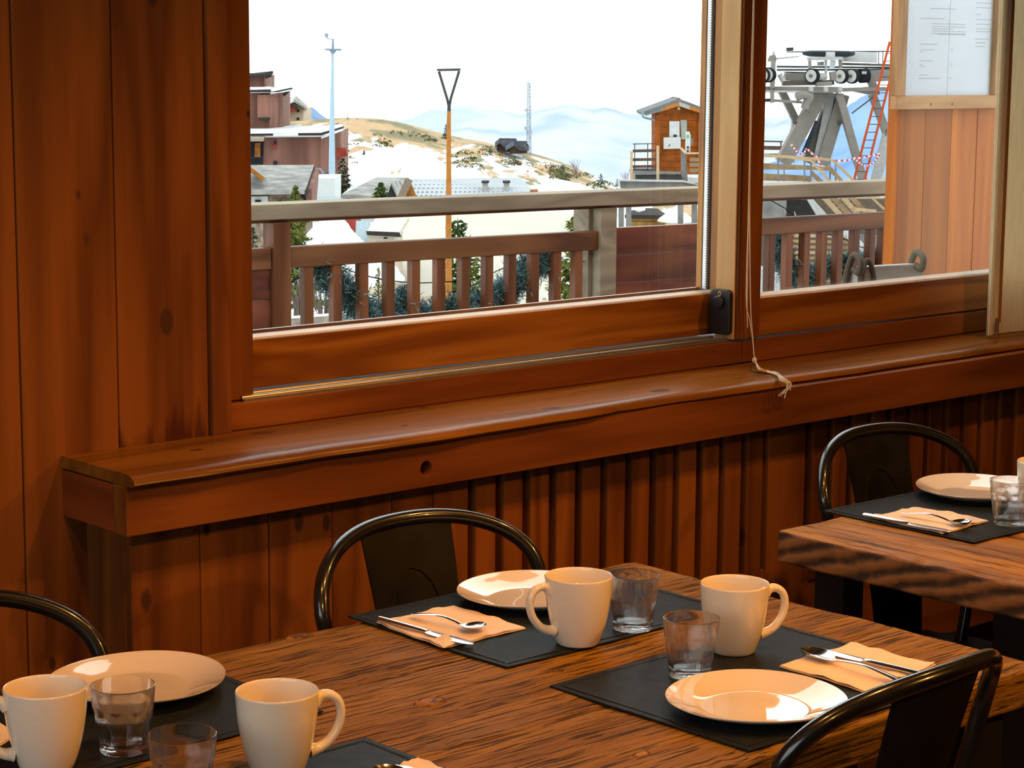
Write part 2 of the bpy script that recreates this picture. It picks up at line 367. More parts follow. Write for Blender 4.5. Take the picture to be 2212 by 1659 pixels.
# boarded box and slatted grille under the ledge
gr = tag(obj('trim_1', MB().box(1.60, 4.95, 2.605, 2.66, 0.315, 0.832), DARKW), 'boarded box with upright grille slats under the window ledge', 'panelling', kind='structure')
obj('side_board', MB().box(1.568, 1.60, 2.575, 2.69, 0.31, 0.832), PINE_V, gr, bevel=.002)
xs = [1.570, 1.690, 1.815, 1.935, 2.055, 2.140, 2.216]
for a, c in zip(xs, xs[1:]): obj('board', MB().box(a+.0006, c-.0006, 2.56+R_.uniform(0, .0015), 2.60, 0.31, 0.835), PINE_V, gr, bevel=.002)
def slat(x0, x1): obj('slat', MB().box(x0, x1, 2.558, 2.584, 0.50, 0.835), PINE_V, gr, bevel=.0035)
for j in range(12): slat(2.231+j*.0612, 2.231+j*.0612+.0445)
obj('board', MB().box(2.966, 3.072, 2.56, 2.60, 0.31, 0.835), PINE_V, gr, bevel=.002)
for j in range(30): slat(3.093+j*.0612, 3.093+j*.0612+.044)
obj('bottom_board', MB().box(2.217, 2.965, 2.562, 2.60, 0.31, 0.545), PINE_H, gr, bevel=.002)
obj('bottom_board', MB().box(3.073, 4.95, 2.562, 2.60, 0.31, 0.545), PINE_H, gr, bevel=.002)

# apron board with its knot hole
ap = obj('trim_2', MB().box(1.528, 4.98, 2.50, 2.535, 0.831, 0.904), PINE_H)
tag(ap, 'long pine apron board with a round hole below the window ledge', 'apron board', kind='structure')
hc = onY(921, 1012, 2.50)
cut = MB(); cut.tube([hc+V((0, -.05, 0)), hc+V((0, .03, 0))], 0.0115, 20); cu = obj('cutter', cut, DARKW)
md = ap.modifiers.new('hole', 'BOOLEAN'); md.object = cu; md.operation = 'DIFFERENCE'; md.solver = 'EXACT'
dg = bpy.context.evaluated_depsgraph_get(); dg.update()
me = bpy.data.meshes.new_from_object(ap.evaluated_get(dg)); ap.modifiers.clear(); ap.data = me; bpy.data.objects.remove(cu)
obj('end_board', MB().box(1.529, 1.552, 2.535, 2.677, 0.833, 0.902), PINE_Y, ap)
bm = ap.modifiers.new('bevel', 'BEVEL'); bm.width = .0015; bm.segments = 2; bm.limit_method = 'ANGLE'; bm.angle_limit = 0.7

# window ledge, live edge, two boards
def ledge_board(front, back, z0, z1, name, parent, mat):
    n = len(front); k = 6; vs_ = []; fs = []
    for i in range(n):
        f = V(front[i]); bk = V(back[i]); d = (bk-f)
        prof = [(0.004, z0), (0.0, z0+.004), (0.002, z1-.007), (0.010, z1-.0018), (0.022, z1), (1.0, z1), (1.0, z0)]
        L = d.length
        for t, z in prof: q = f + d*(t/L if t < 1 else 1.0); vs_.append((q.x, q.y, z))
    m = 7
    for i in range(n-1):
        for j in range(m): fs.append((i*m+j, i*m+(j+1) % m, (i+1)*m+(j+1) % m, (i+1)*m+j))
    fs.append(list(range(m))); fs.append([(n-1)*m+j for j in range(m)][::-1])
    return obj(name, MB().add(vs_, fs, True), mat, parent, sharp=55)
fr = []; bk = []
def wob(x): return 0.0035*math.sin(x*7.3+.5)+0.002*math.sin(x*17+1.2)+0.0012*math.sin(x*41)
for i in range(61):
    x = 1.528 + (2.945-1.528)*i/60
    y = 2.478 + wob(x)*.8 + 0.016*min(1, max(0, (x-2.0)/.5))
    fr.append((x, y, 0)); bk.append((x, YF+.004, 0))
fr += [(2.957, 2.512, 0), (2.950, 2.535, 0)]; bk += [(2.957, 2.60, 0), (2.950, 2.60, 0)]
led = ledge_board(fr, bk, .9045, .922, 'trim_3', None, LEDGE)
tag(led, 'polished live edge pine ledge running under the window', 'window ledge', kind='structure')
fr = []; bk = []
for i in range(60):
    x = 2.952 + 2.05*i/59
    fr.append((x, 2.520 + wob(x)*.7, 0)); bk.append((x, YF+.004, 0))
ledge_board(fr, bk, .9045, .9205, 'ledge_board', led, LEDGE)
obj('ledge_end', MB().box(1.530, 1.55, 2.605, 2.678, .905, .9215), LEDGE, led, bevel=.002)

# ================================================================== windows
# fixed outer frame parts (trim of the opening)
tr = obj('trim_4', MB().box(1.789, 1.8255, YW-.02, 2.70, .9225, 2.3), PINE_V, bevel=.003)
tag(tr, 'plain pine casing at the left side of the window', 'window casing', kind='structure')
obj('casing_foot', MB().box(1.790, 1.8245, YW-.0195, 2.70, .9222, .935), PINE_H, tr)
w1 = thing('window_1', 'wide sliding window in golden larch with the village behind', 'window', (2.4, YS, .922), kind='structure')
W = lambda n_, mb, m, p=w1, **k: obj(n_, mb, m, p, world=True, **k)
W('jamb', MB().box(1.8265, 1.885, YF+.012, 2.90, .968, 2.3), PINE_V, bevel=.002)
W('frame_rail', MB().box(1.8262, 3.062, YF, 2.90, .9225, .966), PINE_H, bevel=.002)
# aluminium running track with a rounded lip
b = MB(); b.box(1.86, 2.985, YF+.003, YS+.02, .966, .970)
b.tube([(1.86, YF+.012, .9712), (2.985, YF+.012, .9712)], .0045, 10); b.tube([(1.86, YF+.045, .971), (2.985, YF+.045, .971)], .0032, 8)
W('track', b, ALU)
W('head_rail', MB().box(1.846, XR, YF, 2.90, 2.18, 2.3), PINE_H)
XS = 3.026
W('bottom_rail', MB().box(1.888, XS+.045, YS, YS+.056, .973, 1.0525), SASH_H, bevel=.002)
W('glazing_bead', MB().prism([(1.888, YS+.004, 1.0525), (1.888, YS+.021, 1.0525), (1.888, YS+.021, 1.058), (1.888, YS+.006, 1.0548)], (XS-1.888, 0, 0)), SEAL)
W('outer_bead', MB().box(1.888, XS, YS+.048, YS+.056, 1.0525, 1.060), SASH_H)
W('stile', MB().box(XS, XS+.05, YS, YS+.022, 1.0525, 2.18), SASH_V, bevel=.0015)
W('stile', MB().box(XS-.001, XS+.05, YS+.044, YS+.058, 1.0525, 2.18), SASH_V, bevel=.0015)
for y0 in (YS+.022, YS+.040): W('gasket', MB().box(XS+.001, XS+.03, y0, y0+.004, 1.0525, 2.18), GASKET)
W('spacer_bar', MB().box(XS-.004, XS+.006, YS+.028, YS+.038, 1.058, 2.18), SPACER)
W('spacer_bar', MB().box(1.89, XS, YS+.028, YS+.038, 1.0525, 1.0565), GASKET)
b = MB()
for k in range(220): b.box(XS-.0046, XS-.004, YS+.0285, YS+.0300, 1.062+k*.0050, 1.062+k*.0050+.0022)
tag(W('spacer_perforation', b, GASKET), kind='stuff')
for y0 in (YS+.024, YS+.0385): W('glass_pane', MB().box(1.887, XS+.004, y0, y0+.0035, 1.0530, 2.185), PANE)

w2 = thing('window_2', 'fixed larch window by the cream blind, menu case outside', 'window', (3.6, YF, .922), kind='structure')
W2 = lambda n_, mb, m, **k: obj(n_, mb, m, w2, world=True, **k)
W2('post', MB().box(3.0, 3.066, YF-.006, 2.733, .9705, 2.3), PINE_V, bevel=.002)
W2('post_lit_face', MB().box(2.9965, 3.0, YF+.001, 2.7325, .9705, 2.18), LIT_FACE)  # thin sheet carrying the painted window-lit tone of the post's left side
W2('post_back', MB().box(3.085, 3.10, 2.733, 2.79, .9705, 2.18), PINE_V)
W2('frame_rail', MB().box(3.062, XR, YF, 2.90, .9215, .9665), PINE_H, bevel=.002)
W2('bottom_rail', MB().box(3.068, XR, YF+.001, 2.745, .9705, 1.0455), SASH_H, bevel=.002)
W2('glazing_bead', MB().prism([(3.068, YF+.008, 1.0455), (3.068, YF+.028, 1.0455), (3.068, YF+.028, 1.0525), (3.068, YF+.010, 1.048)], (XR-3.068, 0, 0)), SEAL)
W2('inner_bead', MB().box(3.0665, 3.0705, YF+.010, 2.80, 1.0455, 2.18), PINE_V)
for y0 in (YF+.0285, YF+.042): W2('glass_pane', MB().box(3.070, XR, y0, y0+.0035, 1.0458, 2.18), PANE)
W2('stile', MB().box(XR-.06, XR, YF, 2.75, 1.0455, 2.18), SASH_V)
# black catch on the post's reveal
ct = thing('window_catch', 'black sash catch with a brass screw low on the window post', 'window catch', (2.990, 2.715, .99))
def plate_poly(x, y0, y1, z0, z1, r):
    o = []
    for cy, cz, a0 in ((y1-r, z1-r, 0), (y0+r, z1-r, 90), (y0+r, z0+r, 180), (y1-r, z0+r, 270)):
        for k in range(5): a = math.radians(a0+k*22.5); o.append((x, cy+r*math.cos(a), cz+r*math.sin(a)))
    return o
obj('body', MB().prism(plate_poly(2.9965, 2.6875, 2.739, .978, 1.066, .010), (-.010, 0, 0)), RUB, ct, world=True, bevel=.002)
c = V((2.986, 2.713, 1.042)); obj('knob', MB().tube([c, c+V((-.006, 0, 0))], .012, 16), RUB, ct, world=True, bevel=.0015)
c = V((2.9865, 2.713, 1.058)); obj('screw', MB().lathe([(0, 0), (.0022, 0), (.0022, .0012), (.0042, .0012), (.0042, 0)], 14).xf(Matrix.Translation(c) @ Matrix.Rotation(-PI/2, 4, 'Y')), BRASS, ct, world=True)

# blind at the right
bl = thing('window_blind', 'cream cloth blind with a brown edge band right of the window', 'blind', (4.0, 2.61, .925))
b = MB(); nx, nz = 40, 12
x0 = onY(2133, 735, 2.600).x
def fold(t): return .004*math.sin(t*31)+.007*math.sin(t*13+.8)
pts = [[(x0+.012*(1-math.cos(min(1, i/2)*PI/2))*0+ .95*i/nx, 2.605+fold(i/nx)*(.6+.4*j/nz)-(0.0 if i else .006), .928+(2.2-.928)*j/nz) for i in range(nx+1)] for j in range(nz+1)]
vs_ = [p for r_ in pts for p in r_]; vs_ += [(p[0], p[1]+.0015, p[2]) for p in vs_]
M_ = (nx+1)*(nz+1); fs = []
for j in range(nz):
    for i in range(nx):
        a = j*(nx+1)+i; q = (a, a+1, a+nx+2, a+nx+1); fs.append(q); fs.append(tuple(M_+k for k in q[::-1]))
rim = [j*(nx+1) for j in range(nz+1)]
fs += [(a, c_, M_+c_, M_+a) for a, c_ in zip(rim, rim[1:])]
obj('cloth', MB().add(vs_, fs, True), FABRIC, bl, world=True)
obj('side_hem', MB().box(x0-.004, x0+.010, 2.594, 2.5975, .93, 2.2), FABRIC, bl, world=True)
obj('edge_band', MB().box(x0+.0245, x0+.0345, 2.592, 2.5965, .955, 2.2), plain('tan_ribbon', (0.30, 0.14, 0.04), .8), bl, world=True)
obj('light_strip', MB().box(x0+.0115, x0+.0245, 2.594, 2.5972, .955, 2.2), plain('pale_webbing', (0.62, 0.60, 0.56), .8), bl, world=True)
obj('bottom_rod', MB().tube([(x0+.018, 2.590, .925), (x0+.018, 2.590, .965)], .004, 8), plain('brown_rod', (0.16, 0.07, 0.02), .5), bl, world=True)
# pull cord
cd = thing('blind_cord', 'thin cream pull cords hanging by the window post, tassel on the ledge', 'blind cord', (3.03, 2.66, .93))
p = lambda a, b_, y=2.662: onY(a, b_, y)
knot = p(1630, 778, 2.650)
obj('cord', MB().tube(cr([p(1628, -20), p(1624, 150), p(1620, 400), p(1621, 640), p(1626, 730), knot], 4), .0011, 6), CORD, cd, world=True)
obj('cord', MB().tube(cr([p(1629, -20), p(1623, 150), p(1617, 450), p(1612, 640), p(1619, 690), p(1626, 735), knot], 4), .0010, 6), CORD, cd, world=True)
obj('cord', MB().tube(cr([p(1630, -20), p(1625, 200), p(1617, 500), p(1614, 660), p(1615, 708)], 4), .0008, 6), CORD, cd, world=True)
obj('knot', MB().lathe([(0, -.006), (.004, -.004), (.005, 0), (.004, .004), (0, .006)], 10, c=knot), CORD, cd, world=True)
for k in range(9):
    j = lambda s_: R_.uniform(-s_, s_)
    zt = .9245
    q = [knot, onZ(1640+j(3), 795+j(3), .930+.003*k*.3), onZ(1655+j(4), 803+j(3), zt), onZ(1676+j(4), 807+j(3), zt+.002), onZ(1690+j(4), 818+j(4), zt+.003)]
    e = q[-1]; yb = 2.470
    q.append(V((e.x+.006+j(.004), min(e.y-.012, 2.497), .918))); q.append(V((e.x+.004+j(.006), yb+.008+j(.006), .898+j(.008))))
    obj('tassel_strand', MB().tube(cr(q, 4), .0009, 5), CORD, cd, world=True)

# ================================================================== tables
def table_plank(x0, x1, y0, y1, z0, z1, axis, seed, rag):
    rr = random.Random(seed); nx, ny = (60, 5) if axis == 'X' else (8, 44)
    ph = [rr.uniform(0, 9) for _ in range(8)]
    def nz(t, k): return (math.sin(t*9+ph[k])*.5+math.sin(t*23+ph[k+1])*.3+math.sin(t*61+ph[k+2])*.2)
    vs_ = []; fs = []
    for lvl, z in ((0, z1), (1, z0)):
        for i in range(nx+1):
            for j in range(ny+1):
                u, v = i/nx, j/ny; x = x0+(x1-x0)*u; y = y0+(y1-y0)*v
                if i == 0: x += nz(y, 0)*rag[0]
                if i == nx: x += nz(y, 1)*rag[1]
                if j == 0: y += nz(x, 2)*rag[2]
                if j == ny: y += nz(x, 3)*rag[3]
                dz = rr.uniform(-.0007, .0007)
                if lvl == 0 and (i in (0, nx) or j in (0, ny)): dz -= abs(rr.gauss(.0008, .0008))
                vs_.append((x, y, z+(dz if lvl == 0 else 0)))
    K = (nx+1)*(ny+1); g = lambda i, j, l: l*K+i*(ny+1)+j
    for i in range(nx):
        for j in range(ny):
            fs.append((g(i, j, 0), g(i+1, j, 0), g(i+1, j+1, 0), g(i, j+1, 0))); fs.append((g(i, j, 1), g(i, j+1, 1), g(i+1, j+1, 1), g(i+1, j, 1)))
    for i in range(nx):
        for j in (0, ny): fs.append((g(i, j, 0), g(i+1, j, 0), g(i+1, j, 1), g(i, j, 1)))
    for j in range(ny):
        for i in (0, nx): fs.append((g(i, j, 0), g(i, j+1, 0), g(i, j+1, 1), g(i, j, 1)))
    return MB().add(vs_, fs)
TZ = .75
t1 = thing('dining_table', 'long weathered plank table laid for four, nearest the camera', 'table', (1.5, 1.81, 0), group='plank dining tables')
ys = [1.448, 1.690, 1.945, 2.172]
for k in range(3):
    rag = [.004, .004, .003 if k == 0 else .0002, .006 if k == 2 else .0002]
    obj('tabletop_plank', table_plank(.80, 2.217, ys[k]+.0003, ys[k+1]-.0003, .702, TZ, 'X', 11+k, rag), OLD, t1, world=True, bevel=.003)
def knot_disc(px, py, r, sq, z=TZ):
    c = onZ(px, py, z)
    b = MB().lathe([(0, .0010), (r*.82, .0012), (r*.9, .0002), (r, .0014), (r*1.18, .0001), (r*1.2, -.002)], 28, c=c)
    b.v = [V((c.x+(q.x-c.x)*1.5, c.y+(q.y-c.y)*sq, q.z)) for q in b.v]; return b
KN = wood('table_knot', (0.10, 0.042, 0.010), (0.32, 0.15, 0.035), 'Z', 40, 30, .5, bump=.3, ringmix=.8, along=1, spec=.04)
for a in ((930, 1516, .013, 1.0), (648, 1375, .012, .75), (1385, 1630, .007, .8), (1206, 1450, .0055, .8)): obj('knot', knot_disc(*a), KN, t1, world=True)
for x, y in ((.86, 1.50), (.86, 2.08), (2.135, 1.50), (2.135, 2.085)):
    obj('leg', MB().box(x-.03, x+.03, y-.03, y+.03, .006, .701), LEGM, t1, world=True, bevel=.003)
for x in (.86, 2.135): obj('foot_bar', MB().box(x-.03, x+.03, 1.49, 2.095, 0, .03), LEGM, t1, world=True, bevel=.003)
t2 = thing('dining_table', 'thick plank table by the right window, its sawn end facing the first table', 'table', (3.3, 1.81, 0), group='plank dining tables')
xs = [2.542, 2.80, 3.07, 3.35, 3.62, 3.90]
for k in range(5):
    rag = [.0045 if k == 0 else .0002, .0002, .004, .005]
    o = obj('tabletop_plank', table_plank(xs[k]+.0003, xs[k+1]-.0003, 1.46, 2.176, .697, TZ, 'Y', 31+k, rag), [OLD2, SAWN], t2, world=True, bevel=.004)
    if k == 0:
        for pg in o.data.polygons:
            if pg.normal.x < -.6: pg.material_index = 1
for x0, x1, y0, y1 in ((2.605, 2.66, 2.085, 2.145), (2.61, 2.70, 1.73, 1.80), (2.605, 2.66, 1.50, 1.56), (3.75, 3.81, 2.08, 2.14), (3.75, 3.81, 1.50, 1.56)):
    obj('leg', MB().box(x0, x1, y0, y1, .006, .6965), LEGM, t2, world=True, bevel=.003)
obj('foot_bar', MB().box(2.60, 2.665, 1.49, 2.15, 0, .03), LEGM, t2, world=True, bevel=.003)

# ================================================================== chairs
def make_chair(label, loc, rotz):
    t = thing('metal_chair', label, 'chair', loc, rotz, 'black steel bistro chairs')
    yc = lambda z: .02+.258*(z-.7) if z > .60 else -.006+.10*(z-.60)
    ring = [(-.147, .44), (-.164, .52), (-.180, .61), (-.192, .69)]
    for k in range(29):
        a = PI*k/28; cs = math.cos(a); ring.append((-.2007*math.copysign(abs(cs)**.825, cs), .742+.100*abs(math.sin(a))**.825))
    ring += [(-x, z) for x, z in ring[3::-1]]
    path = [V((x, yc(z)-.055*(x/.2)**2, z)) for x, z in ring]
    obj('back_hoop', MB().tube(cr(path, 3), .0110, 12), BLACKM, t)
    # backrest sheet, narrowing downwards, with two pressed arches
    b = MB(); rows = [(z, hw, yc(z)-.004) for z, hw in ((.455, .060), (.54, .066), (.62, .071), (.70, .0755), (.77, .080), (.832, .083))]
    n = 9; vs_ = []
    for z, hw, y in rows:
        for k in range(n): u = -1+2*k/(n-1); vs_.append((u*hw, y-.009*u*u, z + (.0-.003*u*u if z > .8 else 0)))
    m_ = len(vs_); vs_ += [(p[0], p[1]+.003, p[2]) for p in vs_]; fs = []
    for i in range(len(rows)-1):
        for k in range(n-1):
            a = i*n+k; q = (a, a+1, a+n+1, a+n); fs.append(q); fs.append(tuple(m_+c for c in q[::-1]))
    for i in range(len(rows)-1):
        for k in (0, n-1): a = i*n+k; fs.append((a, a+n, m_+a+n, m_+a))
    for k in range(n-1):
        for i in (0, len(rows)-1): a = i*n+k; fs.append((a, a+1, m_+a+1, m_+a))
    sp = obj('backrest', b.add(vs_, fs, True), BLACKW, t)
    def arch(hw, z0, z1):
        o = [V((-hw, 0, z0)), V((-hw, 0, (z0*.4+z1*.6)))]
        for k in range(1, 8): a = PI-PI*k/8; o.append(V((hw*math.cos(a), 0, z0*.4+z1*.6+(z1-(z0*.4+z1*.6))*math.sin(a))))
        o += [V((hw, 0, (z0*.4+z1*.6))), V((hw, 0, z0))]
        for q in o:
            u = q.x/.08; q.y = yc(q.z)-.0045-.009*u*u
        return MB().tube(o, .0022, 6, flat=.8)
    obj('pressed_arch', arch(.050, .56, .775), BLACKW, sp); obj('pressed_arch', arch(.024, .58, .725), BLACKW, sp)
    # seat pan with a rolled rim
    o = []
    for cx_, cy_, a0 in ((.125, -.05, 0), (-.125, -.05, 90), (-.145, -.315, 180), (.145, -.315, 270)):
        for k in range(6): a = math.radians(a0+k*18); o.append((cx_+.045*math.cos(a), cy_+.045*math.sin(a)))
    vs_ = [(x, y, .452) for x, y in o] + [(x*.86, -.18+(y+.18)*.86, .448) for x, y in o] + [(x*1.02, -.18+(y+.18)*1.02, .446) for x, y in o] + [(x*1.02, -.18+(y+.18)*1.02, .418) for x, y in o] + [(x*.98, -.18+(y+.18)*.98, .418) for x, y in o]
    n = len(o); fs = [list(range(n, 2*n))]
    for a, c in ((1, 0), (0, 2), (2, 3), (3, 4)): fs += [(a*n+k, a*n+(k+1) % n, c*n+(k+1) % n, c*n+k) for k in range(n)]
    fs.append([4*n+k for k in range(n)][::-1])
    obj('seat', MB().add(vs_, fs, True), BLACKW, t)
    for s in (-1, 1):
        b = MB(); a = V((s*.158, -.335, .425)); c = V((s*.198, -.40, 0))
        b.hexa([a+V((s*.012, -.012, 0)), a+V((-s*.045, -.012, 0)), a+V((-s*.04, .004, 0)), a+V((s*.012, .05, 0))], [c+V((s*.006, -.006, 0)), c+V((-s*.022, -.006, 0)), c+V((-s*.020, .004, 0)), c+V((s*.006, .022, 0))])
        obj('leg', b, BLACKW, t, bevel=.002)
        b = MB(); a = V((s*.152, .03, .445)); c = V((s*.190, .085, 0))
        b.hexa([a+V((s*.012, .012, 0)), a+V((-s*.032, .012, 0)), a+V((-s*.030, -.004, 0)), a+V((s*.012, -.04, 0))], [c+V((s*.006, .006, 0)), c+V((-s*.022, .006, 0)), c+V((-s*.020, -.004, 0)), c+V((s*.006, -.02, 0))])
        obj('leg', b, BLACKW, t, bevel=.002)
    for s in (-1, 1): obj('brace', MB().beam((s*.155, -.33, .40), (-s*.150, .025, .40), .018, .004), BLACKW, t)
    return t
ch = make_chair('black steel chair at the wall with plate and napkin before it, first table', (1.867, 2.251, 0), .003)
def chair(loc, rz, label):
    c = dup(ch, loc, rz, label)
    for sp in list(c.children):
        pass
    return c
chair((2.985, 2.286, 0), -.054, 'black steel chair at the wall behind the right-hand table')
chair((1.126, 2.26, 0), .0, 'black steel chair at the left edge, mostly cut off, behind the first table')
chair((1.838, 1.379, 0), 3.198, 'black steel chair seen from behind at the near corner of the first table')
# ================================================================== place settings
ZM = .7540
def make_mat(x0, x1, y0, y1, label, rot=0.0):
    cx_, cy_ = (x0+x1)/2, (y0+y1)/2; hw, hd = (x1-x0)/2, (y1-y0)/2
    t = thing('placemat', label, 'placemat', (cx_, cy_, TZ+.0008), rot, group='charcoal leather placemats')
    r = .006; nx, ny = 16, 12; h = .0030
    b = MB(); vs_ = []
    sd = R_.uniform(0, 9)
    def lift(u, v): e = max(abs(u), abs(v)); return .0010*max(0, e-.9)/.1*(0.6+.5*math.sin(u*4+v*3+sd))
    for l in (1, 0):
        for j in range(ny+1):
            for i in range(nx+1):
                u = -1+2*i/nx; v = -1+2*j/ny
                e = 1.0 if (i in (0, nx) or j in (0, ny)) else 0
                vs_.append((u*hw*(1-.006*v*v), v*hd*(1-.006*u*u), lift(u, v)+(h if l else 0)-(.0008 if e and l else 0)))
    K = (nx+1)*(ny+1); fs = []
    for j in range(ny):
        for i in range(nx):
            a = j*(nx+1)+i; q = (a, a+1, a+nx+2, a+nx+1); fs.append(q); fs.append(tuple(K+c for c in q[::-1]))
    ring = [i for i in range(nx+1)] + [j*(nx+1)+nx for j in range(1, ny+1)] + [ny*(nx+1)+i for i in range(nx-1, -1, -1)] + [j*(nx+1) for j in range(ny-1, 0, -1)]
    for a, c in zip(ring, ring[1:]+ring[:1]): fs.append((a, c, K+c, K+a))
    obj('leather', b.add(vs_, fs, True), MAT, t, bevel=.0012)
    b = MB(); m_ = .011
    def st(p, q):
        p = V(p); q = V(q); L = (q-p).length; k = int(L/.0052); d = (q-p)/L
        for i in range(k):
            a = p+d*(i*.0052); c = a+d*.0034
            b.beam(a, c, .0011, .0008)
    zz = h+.0006
    for p, q in (((-hw+m_, -hd+m_, zz), (hw-m_, -hd+m_, zz)), ((hw-m_, -hd+m_, zz), (hw-m_, hd-m_, zz)), ((hw-m_, hd-m_, zz), (-hw+m_, hd-m_, zz)), ((-hw+m_, hd-m_, zz), (-hw+m_, -hd+m_, zz))): st(p, q)
    tag(obj('stitching', b, STITCH, t), kind='stuff')
    b = MB(); e = .0125; zz = h
    for s in (-1, 1):
        b.box(-hw+e, hw-e, s*(hd-e)-.0006, s*(hd-e)+.0006, zz-.0004, zz+.0003); b.box(s*(hw-e)-.0006, s*(hw-e)+.0006, -hd+e, hd-e, zz-.0004, zz+.0003)
    obj('seam', b, STITCH, t)
    return t
make_mat(1.682, 2.112, 1.874, 2.196, 'charcoal leather placemat on the wall side, under the plate and mug with spoon handle left', .012)
make_mat(1.673, 2.098, 1.463, 1.785, 'charcoal leather placemat on the near side, under the plate with the bright window glare', .004)
make_mat(.972, 1.402, 1.870, 2.186, 'charcoal leather placemat at the far left, under the half hidden plate', .035)
make_mat(.955, 1.387, 1.452, 1.772, 'charcoal leather placemat at the bottom edge, only its corner showing', .01)
make_mat(2.703, 3.135, 1.903, 2.212, 'charcoal leather placemat on the right-hand table', -.004)

# plates
def make_plate(px, py, label, rot, R=.1035, z=ZM):
    c = onZ(px, py, z); t = thing('plate', label, 'plate', (c.x, c.y, z), rot, group='ivory breakfast plates')
    def rad(a, r, zz): return 1 + (.022*math.cos(3*a) + .018*math.cos(2*a+.6))*min(1, r/(R*.8))
    prof = [(0, .0032), (R*.30, .0032), (R*.52, .0036), (R*.62, .0046), (R*.78, .0100), (R*.92, .0155), (R*.985, .0180), (R, .0186), (R*1.002, .0178), (R*.985, .0160), (R*.90, .0120), (R*.74, .0055), (R*.62, .0018), (R*.585, .0004), (R*.56, .0002), (R*.545, .0012), (0, .0012)]
    # smooth the upper face with a spline
    up = [V((r, 0, zz)) for r, zz in prof[:8]]; up = [(max(0, q.x), q.z) for q in cr(up, 5)]
    obj('dish', MB().lathe(up+prof[8:], 72, rad), PLATEM, t, sharp=60)
    return t
make_plate(1632, 1534, 'ivory plate with bright window glare, on the near placemat beside the seen-from-behind chair', 2.9)
make_plate(1150, 1298, 'ivory plate half hidden behind the mug whose handle points left, window glare on it', 3.0, .104)
make_plate(300, 1492, 'ivory plate behind the tumbler at the lower left', .6, .105)
make_plate(2106, 1071, 'ivory plate on the right-hand table', 1.0, .106)

# mugs
def make_mug():
    t = thing('mug', 'x', 'mug', group='cream coffee mugs')
    outer = [(0, .0010), (.0200, .0010), (.0225, 0), (.0262, .0004), (.0282, .0030), (.0318, .0125), (.0360, .0265), (.0394, .042), (.0420, .059), (.0435, .076), (.0441, .0875), (.0440, .0895)]
    o = [(q.x, q.z) for q in cr([V((r, 0, z)) for r, z in outer[3:]], 4)]
    inner = [(.0432, .0905), (.0420, .0898), (.0412, .085), (.0404, .070), (.039, .050), (.036, .031), (.030, .014), (.022, .0075), (.010, .006), (0, .006)]
    i_ = [inner[0]] + [(max(0, q.x), q.z) for q in cr([V((r, 0, z)) for r, z in inner[1:]], 3)]
    obj('cup', MB().lathe(outer[:3]+o+i_, 64), CERAMIC, t, sharp=70)
    path = cr([(.0405, 0, .0735), (.0475, 0, .0795), (.0575, 0, .0795), (.0665, 0, .0720), (.0695, 0, .0580), (.0655, 0, .0420), (.0560, 0, .0290), (.0450, 0, .0225), (.0350, 0, .0205)], 6)
    n_ = len(path); r = [.0062-.0012*math.sin(PI*i/(n_-1))+.0018*(abs(2*i/(n_-1)-1)**6) for i in range(n_)]
    h = MB().tube(path, r, 14); h.v = [V((p.x, p.y*1.25, p.z)) for p in h.v]
    obj('handle', h, CERAMIC, t)
    return t
mug = make_mug()
first = True
for (px, py, ang, lab) in ((1248, 1389, 205, 'cream mug with its handle to the left, in front of the wall side plate'),
                           (1584, 1407, 16, 'cream mug behind the tumbler on the near placemat, handle to the right'),
                           (600, 1668, 20, 'cream mug standing alone at the front, cut by the bottom edge, handle to the right'),
                           (102, 1660, 205, 'cream mug at the lower left corner, handle cut off by the left edge'),
                           (2250, 1110, 25, 'cream mug at the right edge behind the tumbler on the far table')):
    c = onZ(px, py, ZM if px != 600 else TZ+.001); a = math.radians(ang)-YAW
    if first: mug.location = c; mug.rotation_euler.z = a; mug['label'] = lab; first = False
    else: dup(mug, c, a, lab)

# tumblers
def make_glass(kind):
    t = thing('tumbler', 'x', 'glass', group='clear glass tumblers')
    H = .0735; n = 90
    def rad(a, r, z):
        if kind == 'fluted':
            k = min(1, max(0, (z-.006)/.008))*min(1, max(0, (.052-z)/.010)); return 1 - .06*k*(abs(math.cos(4.5*a))**1.5) 
        k = min(1, max(0, (z-.004)/.006))*min(1, max(0, (.050-z)/.004)); f = (a % (2*PI/9))-PI/9; return 1 + k*(math.cos(PI/9)/math.cos(f)-1)*.8
    out_ = [(.0250, 0), (.0262, .0015), (.0265, .006), (.0275, .014), (.0290, .024), (.0305, .034), (.0322, .045), (.0330, .050), (.0334, .054), (.0343, .064), (.0350, .072), (.0348, .0735)]
    inn = [(.0340, .0738), (.0336, .070), (.0328, .061), (.0313, .050), (.0292, .036), (.0270, .022), (.0247, .0125), (.0205, .0092), (.010, .0086), (0, .0086)]
    b = MB(); b.lathe([(0, .0025), (.018, .0018), (.0225, .0002)] + out_ + inn, n, lambda a, r, z: rad(a, r, z) if r > .0235 and z < .071 else 1.0)
    obj('glass_body', b, GLASS, t, sharp=20)
    return t
g_f = make_glass('fluted'); g_p = make_glass('facet'); used = set()
